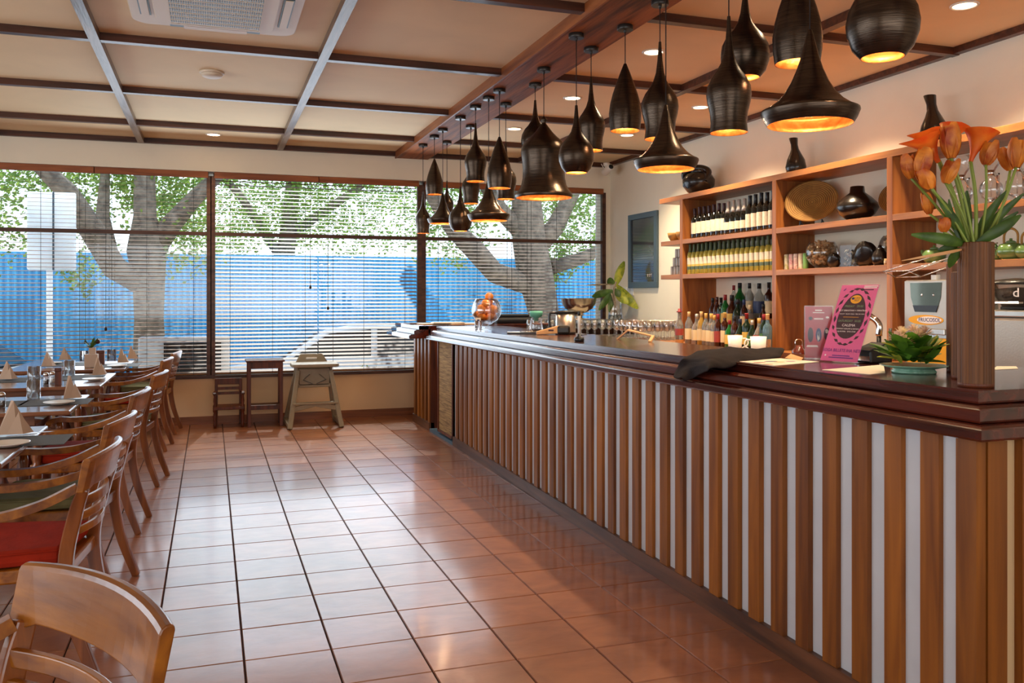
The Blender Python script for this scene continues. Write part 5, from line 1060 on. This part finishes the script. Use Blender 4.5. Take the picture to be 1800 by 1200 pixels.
# espresso style chrome tap and dark till behind the poster
t = thing('chrome_tap', 'curved chrome tap spout behind the pink poster', 'tap', (3.95, 3.95 / ray(1545, 560).x * ray(1545, 560).y, ZBC))
part('column', MB().tube([(0, 0, 0), (0, 0, .22)], .014, 12), 'black', t); part('spout', MB().tube(curve3([(0, .0, .20), (0, 0, .27), (-.02, .05, .315), (-.03, .14, .315), (-.03, .18, .29)], 6), [.02] * 12 + [.024] * 13, 12), 'chrome', t); part('lever', MB().lathe([(.02, .30), (.024, .32), (.012, .335)], 16, (-.02, .07, 0)), 'chrome', t)
t = thing('tap_stick', 'short black upright rod beside the chrome tap', 'rod', (3.95, 3.95 / ray(1565, 560).x * ray(1565, 560).y, ZBC)); part('rod', MB().tube([(0, 0, 0), (0, 0, .25)], .010, 10), 'black', t); part('foot', MB().lathe([(.03, 0), (.03, .01), (.01, .015)], 16), 'black', t)
t = thing('till', 'black payment till half hidden behind the pink poster and the flowers', 'till', (3.15, 3.15 / ray(1535, 600).x * ray(1535, 600).y, 1.106)); t.location.x = 2.66; t.location.y = 2.66 / ray(1532, 640).x * ray(1532, 640).y; t.location.z = zt(3) + .001
part('body', MB().box(-.05, .06, -.05, .05, 0, .055), 'black', t, bevel=.008); part('screen', MB().add([Vector(q) for q in ((-.05, -.045, .055), (-.05, .045, .055), (.04, .045, .085), (.04, -.045, .085), (-.05, -.045, .05), (-.05, .045, .05), (.04, .045, .05), (.04, -.045, .05))], [(0, 3, 2, 1), (4, 5, 6, 7), (0, 1, 5, 4), (1, 2, 6, 5), (2, 3, 7, 6), (3, 0, 4, 7)]), 'slatecloth', t); part('silver_edge', MB().box(-.052, -.05, -.045, .045, .01, .03), 'chrome', t)
# juice machine
yj0 = 4.05 / ray(1668, 560).x * ray(1668, 560).y; yj1 = 4.05 / ray(1589, 560).x * ray(1589, 560).y; yc_ = (yj0 + yj1) / 2; hw = (yj1 - yj0) / 2
t = thing('juice_machine', 'steel citrus juice machine with mirrored front behind the flowers', 'juicer', (4.25, yc_, ZBC))
part('housing', MB().box(-.19, .18, -hw, hw, .0, .545), 'steel', t, bevel=.006)
fr = part('front_panel', MB().box(-.20, -.19, -hw + .004, hw - .004, .245, .54), 'whitemetal' if 'whitemetal' in M else 'steel_face', t, bevel=.002)
MXZ = Matrix(((0, 0, 1, 0), (-1, 0, 0, 0), (0, 1, 0, 0), (0, 0, 0, 1)))       # x -> -y , y -> z, z -> x : drawings seen from the aisle
def onface(poly, m, x, nm, par, th=.002): return part(nm, MB().prism(poly, -th, 0, Matrix.Translation((x, 0, 0)) @ MXZ), m, par)
M['mirror'] = mat('dark_mirror', '#4a4b42', rough=.05, metal=1)
onface([(-.122, .528), (.122, .528), (.115, .44), (.082, .352), (-.082, .352), (-.115, .44)], 'mirror', -.2005, 'mirror_window', t); onface([(-.098, .392), (.098, .392), (.082, .354), (-.082, .354)], 'foil_black', -.2030, 'dark_drip_tray', t)
for a in (-.03, .06): part('window_knob', MB().lathe([(.008, -.004), (.008, 0), (.003, .002)], 14, (-.203, -a, .455), Matrix.Rotation(-PI / 2, 4, 'Y')), 'chrome', t)
onface(blob(0, .305, .135, .030, 0, 32), 'inkyellow', -.2005, 'badge', t); onface(blob(.030, .305, .094, .022, 0, 28), 'inkwhite', -.2026, 'badge_centre', t)
Rf = Matrix(((0, 0, -1), (-1, 0, 0), (0, 1, 0)))
text('lettering', 'FRUCOSOL', .034, (-.2052, -.033, .305), Rf, 'inkblue', t, .0006, sx=.98)
part('juice_tank', MB().box(-.198, -.19, -hw + .02, hw - .02, .04, .20), 'yellow', t, bevel=.004); part('tap_ledge', MB().box(-.215, -.19, -hw + .02, hw - .06, .22, .255), 'steel', t, bevel=.004)
mb = MB()
for k, z in enumerate((.585, .62)):
    for s in (-1, 1): mb.tube([(-.20 - .10 * k, s * .10 + .14, z - .02), (.12, s * .10 - .12, z + .14)], .004, 6)
mb.tube([(-.20, .04, .565), (-.20, .24, .565)], .004, 6).tube([(-.30, .04, .60), (-.30, .24, .60)], .004, 6).tube([(-.20, .04, .565), (-.30, .04, .60)], .004, 6).tube([(-.20, .24, .565), (-.30, .24, .60)], .004, 6)
part('wire_feed_rack', mb, 'chrome', t); part('rack_clip', MB().box(-.14, -.11, -.02, .02, .545, .575), 'white', t)
# coffee machine with bean hopper
t = thing('coffee_machine', 'large brushed steel coffee machine at the right frame edge', 'coffee machine', (4.38, 3.5, ZBC))
part('body', MB().box(-.30, .30, -.45, .42, .02, .335), 'steel_face', t, bevel=.02); part('top_tray', MB().box(-.31, .31, -.46, .43, .335, .37), 'steel', t, bevel=.006); part('foot', MB().box(-.26, .26, -.4, .38, 0, .02), 'black', t)
t = thing('coffee_grinder', 'clear coffee bean hopper with black lid behind the steel machine', 'grinder', (4.30, 3.72, ZBC + .372)); t.scale = (.9, .9, .72)
hp = [(.07, .0), (.10, .06), (.155, .17), (.165, .20)]
part('hopper', MB().shell(hp, 36), 'glass', t); part('beans', MB().lathe([(.066, .002), (.096, .06), (.145, .16), (.01, .175)], 32), 'beans', t); part('lid', MB().lathe([(.168, .198), (.17, .21), (.10, .235), (.02, .245)], 36), 'black', t)
part('collar', MB().lathe([(.09, -.0), (.09, .02), (.075, .03)], 28), 'foil_black', t)
text('lettering', 'd', .10, (-.150, -.125, .13), Rf, 'inkwhite', t, .001); pg2 = part('lever_bar', MB().box(-.17, -.13, -.16, .02, .045, .065), 'chrome', t, bevel=.004); part('lever_ball', MB().ball((-.15, .03, .05), .016, 12, 8), 'chrome', t)

# ------------------------------------------------------------------ things on the shelves
XS = 4.56
def ys_(u, x=XS): r_ = ray(u, 420); return x / r_.x * r_.y
def pot(name, lab, cat, u, z, prof, m, x=XS, sx=1, extra=None, grp=None, tilt=None):
    t = thing(name, lab, cat, (x, ys_(u, x), z + .001), 0, grp); b = part('body', MB().lathe(prof, 32, sx=sx), m, t)
    if tilt: b.rotation_euler = tilt
    return t
t = pot('swirled_pot', 'glossy black clay pot with a slanted swirled mouth on top of the shelf unit', 'vase', 1228, 2.40, [(.06, 0), (.11, .03), (.155, .09), (.16, .15), (.13, .20), (.08, .225)], 'blackclay', 4.6)
part('handle_swirl', MB().tube(curve3([(-.05, .12, .10), (-.10, .10, .22), (-.02, .0, .265), (.05, -.10, .225), (-.02, -.15, .12)], 6), [.02 + .018 * math.sin(PI * i / 24) for i in range(25)], 10), 'blackclay', t); part('mouth', MB().shell([(.075, .215), (.085, .245), (.08, .25), (.065, .22)], 28), 'blackclay', t)
BT = [(.05, 0), (.075, .02), (.085, .07), (.072, .13), (.048, .18), (.032, .22), (.028, .26), (.036, .315), (.034, .318), (.02, .26)]
def bent(u, z, s, lab, x=4.62):
    t = thing('bottle_vase', lab, 'vase', (x, ys_(u, x), z + .001), 0, 'black clay bottle vases on top of the shelves'); vs = []; n = 26
    for r, zz in BT:
        off = .035 * max(0, (zz - .14) / .18) ** 1.3
        for k in range(n): a = 2 * PI * k / n; vs.append(((r * math.cos(a)) * s, (r * math.sin(a) + off) * s, zz * s))
    L = len(BT); part('body', MB().add(vs, [(i * n + k, i * n + (k + 1) % n, (i + 1) * n + (k + 1) % n, (i + 1) * n + k) for i in range(L - 1) for k in range(n)] + [tuple(reversed(range(n)))], True), 'blackclay', t)
bent(1399, 2.40, 1.0, 'black clay bottle vase with leaning neck on the shelf top, left of the flowers'); bent(1642, 2.40, 1.12, 'black clay bottle vase with leaning neck behind the orange lilies')
def disc(u, z, r, lab, lean, x, yaw):
    t = thing('coiled_plate', lab, 'plate', (x, ys_(u, x), z + .0455 - .044), 0, 'coiled cane plates on stands'); prof = []
    for k in range(31): q = r * k / 30; prof.append((max(.001, q), .006 + .03 * (q / r) ** 2 + (.0045 if k % 2 else 0)))
    vsm = MB().lathe(prof + [(r * 1.0, .028), (r * .6, .0), (.001, -.004)], 44, (0, 0, 0), Matrix.Translation((0, 0, r + .022)) @ Matrix.Rotation(yaw, 4, 'Z') @ Matrix.Rotation(-PI / 2 + lean, 4, 'Y') @ Matrix.Diagonal((1, 1.22, 1, 1)))
    part('coiled_disc', vsm, 'wicker', t); mc = MB(); MT = Matrix.Translation((0, 0, r + .022)) @ Matrix.Rotation(yaw, 4, 'Z') @ Matrix.Rotation(-PI / 2 + lean, 4, 'Y') @ Matrix.Diagonal((1, 1.22, 1, 1))
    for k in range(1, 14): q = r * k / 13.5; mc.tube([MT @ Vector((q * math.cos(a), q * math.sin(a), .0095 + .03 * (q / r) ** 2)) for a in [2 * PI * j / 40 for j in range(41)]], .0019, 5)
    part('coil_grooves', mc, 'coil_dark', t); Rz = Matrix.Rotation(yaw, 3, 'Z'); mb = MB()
    for s in (-1, 1): mb.tube([Rz @ Vector((-.05, s * r * .5, .008)), Rz @ Vector((-.035, s * r * .5, .05)), Rz @ Vector((.0, s * r * .5, .03)), Rz @ Vector((.09, s * r * .5, .006))], .006, 6)
    part('wire_stand', mb, 'greyframe', t)
disc(1428, 1.956, .175, 'large round coiled cane plate on a small stand at the left of the middle bay', .28, 4.62, .62)
disc(1582, 1.956, .12, 'smaller coiled cane plate half hidden by the shelf upright', .25, 4.70, .3)
pot('squat_vase', 'wide black clay vase with a short neck beside the coiled plate', 'vase', 1507, 1.956, [(.06, 0), (.125, .05), (.155, .10), (.145, .135), (.10, .18), (.055, .215), (.05, .26), (.045, .262), (.045, .22)], 'blackclay', 4.6)
def cans(n, u0, du, z, lab, mats, r=.026, h_=.105, grp='', x=4.52):
    for k in range(n):
        t = thing('drink_can', lab(k), 'can', (x, ys_(u0 + du * k, x), z + .001), 0, grp)
        part('can_body', MB().lathe([(r * .9, 0), (r, .004), (r, h_ - .008), (r * .9, h_)], 18), mats[k % len(mats)], t); part('can_lid', MB().lathe([(r * .85, h_ + .0004), (r * .9, h_ + .002)], 16), 'chrome', t)
for n_, c_ in (('can_lime', '#b9b36a'), ('can_pink', '#c9747c'), ('can_rose', '#b0505a'), ('can_peach', '#d9b07c')): M[n_] = mat(n_, c_, rough=.4, c2='#e8dcc8', vscale=30)
cols = ['can_lime', 'can_pink', 'can_rose', 'can_peach', 'can_green']; M['can_green'] = mat('can_green', '#7fae58', rough=.4)
cans(5, 1383, 8.3, 1.611, lambda k: ['yellow green drink can at the left of the row', 'pink red drink can second in the row', 'dark red drink can in the middle of the row', 'orange drink can fourth in the row', 'bright green drink can at the right of the row'][k], cols, .021, .125, 'coloured drink cans on the lower shelf', 4.5)
M['tin'] = mat('tin_grey', '#b3a99b', rough=.4, metal=.4, c2='#776e66', vscale=40, stretch=(3, 3, .05))
def tins(row, n, y0, z):
    for k in range(n):
        t = thing('tin', ['bottom', 'middle', 'top'][row] + ' row grey striped tin, %s from the left, on the small end shelf' % ordn(k), 'tin', (4.52, y0 - k * .058, z), 0, 'grey tins stacked on the end shelf')
        part('tin_body', MB().lathe([(.025, 0), (.026, .003), (.026, .083), (.025, .0865)], 16), 'tin', t); part('tin_lid', MB().lathe([(.022, .087), (.023, .0874)], 14), 'chrome', t)
tins(0, 5, 7.975, 1.612); tins(1, 4, 7.93, 1.70); tins(2, 3, 7.885, 1.788)
for k, y in enumerate((7.93, 7.76)):
    t = thing('bamboo_bowl', ['small tan bamboo bowl at the outer end of the end shelf', 'small tan bamboo bowl against the shelf upright'][k], 'bowl', (4.53, y, 1.957), 0, 'bamboo bowls on the end shelf'); part('bowl', MB().lathe([(.045, 0), (.06, .008), (.082, .045), (.09, .085), (.083, .085), (.055, .018), (.001, .012)], 28), 'wicker', t)
def corkbowl(u, r, lab, x=4.56, z=1.611):
    t = thing('cork_bowl', lab, 'glass bowl', (x, ys_(u, x), z + .001), 0, 'round glass bowls of wine corks')
    pr_ = [(max(.001, r * math.sin(a)), r - r * math.cos(a)) for a in [PI * k / 12 * .74 for k in range(13)]]; pr_[0] = (.001, .0)
    part('glass_bowl', MB().shell(pr_, 30), 'glass', t); rc = random.Random(int(u)); mb = MB()
    for k in range(150):
        while 1:
            q = Vector((rc.uniform(-1, 1), rc.uniform(-1, 1), rc.uniform(-1, .72)))
            if q.length < .84: break
        q = q * r + Vector((0, 0, r)); a = Vector((rc.uniform(-1, 1), rc.uniform(-1, 1), rc.uniform(-1, 1))).normalized() * .018; mb.tube([q - a, q + a], .0095, 7)
    o = part('corks', mb, 'cork', t); o['kind'] = 'stuff'
corkbowl(1445, .125, 'glass bowl full of wine corks left of the clear box of coins'); corkbowl(1578, .13, 'glass bowl full of wine corks beside the second upright', 4.665)
t = thing('coin_box', 'clear acrylic box of coins in the middle of the lower shelf', 'box', (4.50, ys_(1497, 4.5), 1.612), 0)
part('acrylic_box', MB().box(-.055, -.052, -.06, .06, 0, .16).box(.052, .055, -.06, .06, 0, .16).box(-.055, .055, -.06, -.057, 0, .16).box(-.055, .055, .057, .06, 0, .16), 'acrylic', t)
mb = MB(); rc = random.Random(3)
for k in range(70):
    q = Vector((rc.uniform(-.035, .035), rc.uniform(-.042, .042), rc.uniform(.012, .12))); mb.lathe([(.012, 0), (.0125, .002), (.012, .0025)], 10, q, Euler((rc.uniform(0, 3), rc.uniform(0, 3), 0)).to_matrix().to_4x4())
part('coins', mb, 'tin', t)['kind'] = 'stuff'
for u, lab in ((1522, 'black curved sculpted bowl right of the coin box'), (1466, 'small black curved bowl in front of the left cork bowl')):
    x = 4.52; t = thing('curved_bowl', lab, 'bowl', (x, ys_(u, x), 1.612), 0, 'black curved bowls on the lower shelf'); s_ = 1.0 if u > 1500 else .62; vs = []; n = 30; P2 = [(.05, 0), (.075, .02), (.095, .07), (.10, .11), (.093, .11), (.085, .07), (.06, .03), (.001, .02)]
    for r, z in P2:
        for k in range(n):
            a = 2 * PI * k / n; zz = z + (.035 * math.sin(2 * a + .6) if z > .06 else 0); vs.append((r * math.cos(a) * .7 * s_, r * math.sin(a) * 1.05 * s_, zz * s_ * (1.25)))
    part('bowl', MB().add(vs, [(i * n + k, i * n + (k + 1) % n, (i + 1) * n + (k + 1) % n, (i + 1) * n + k) for i in range(len(P2) - 1) for k in range(n)] + [tuple(reversed(range(n)))], True), 'blackclay', t)
t = pot('round_pot', 'small glossy black round pot between the curved bowl and the right cork bowl', 'pot', 1547, 1.611, [(.035, 0), (.052, .02), (.058, .055), (.048, .09), (.03, .11), (.03, .12)], 'blackclay', 4.50); part('lid_knob', MB().lathe([(.03, .12), (.012, .13), (.014, .14), (.004, .146)], 16), 'blackclay', t)
t = thing('cork', 'single wine cork standing upright on the lower shelf', 'cork', (4.47, ys_(1557, 4.47), 1.612)); part('cork_body', MB().lathe([(.011, 0), (.012, .003), (.011, .045)], 12), 'cork', t); part('cork_print', MB().shell([(.0125, .015), (.0123, .03)], 12), 'label', t)
# third bay: glass siphons, green teapots
def siphon(u, lab, x=4.56, z=1.956, s=1.0):
    t = thing('coffee_siphon', lab, 'siphon', (x, ys_(u, x), z + .001), 0, 'glass coffee siphons'); t.scale = (s, s, s)
    part('lower_globe', MB().shell([(.02, .03), (.05, .045), (.068, .085), (.062, .125), (.03, .16), (.022, .19)], 26), 'glass', t); part('upper_globe', MB().shell([(.018, .20), (.03, .225), (.052, .26), (.055, .31), (.045, .345), (.044, .345)], 26), 'glass', t)
    part('metal_collar', MB().lathe([(.024, .18), (.026, .20), (.02, .215)], 18), 'chrome', t); part('stand', MB().lathe([(.05, 0), (.05, .01), (.012, .014), (.012, .03), (.03, .034)], 22).box(.05, .062, -.008, .008, 0, .2).box(.015, .062, -.008, .008, .19, .2), 'chrome', t)
    part('tube', MB().tube([(0, 0, .05), (0, 0, .2)], .004, 6), 'glass', t)
siphon(1742, 'glass siphon in the middle of the top right shelf, right of the main tulip stems'); siphon(1690, 'glass siphon hidden behind the flower stems'); siphon(1788, 'glass siphon at the right frame edge')
def teapot(u, lab, r=.08, x=4.54, handle=True, z=1.611):
    t = thing('teapot', lab, 'teapot', (x, ys_(u, x), z + .001), 0, 'green glazed teapots and bowls')
    part('body', MB().lathe([(r * .6, 0), (r * .95, r * .35), (r, r * .75), (r * .8, r * 1.15), (r * .35, r * 1.3)], 30), 'greenpot', t); part('lid', MB().lathe([(r * .4, r * 1.28), (r * .3, r * 1.4), (r * .1, r * 1.46), (r * .12, r * 1.58), (r * .02, r * 1.62)], 20), 'greenpot', t)
    part('spout', MB().tube(curve3([(0, r * .8, r * .6), (0, r * 1.2, r * .8), (0, r * 1.4, r * 1.2)], 5), [.018 * r / .08 * (1 - .04 * i) for i in range(11)], 10), 'greenpot', t)
    if handle: part('cane_handle', MB().tube(curve3([(0, r * .6, r * 1.15), (0, r * .55, r * 2.0), (0, 0, r * 2.35), (0, -r * .55, r * 2.0), (0, -r * .6, r * 1.15)], 6), .007, 8), 'wicker', t)
teapot(1777, 'green glazed teapot with cane handle right of the tall vase'); teapot(1807, 'green glazed teapot cut by the right frame edge', .07); teapot(1642, 'green glazed bowl-shaped pot left of the tall vase', .075, handle=False); teapot(1752, 'green pot partly hidden behind the tall vase', .055, handle=False)
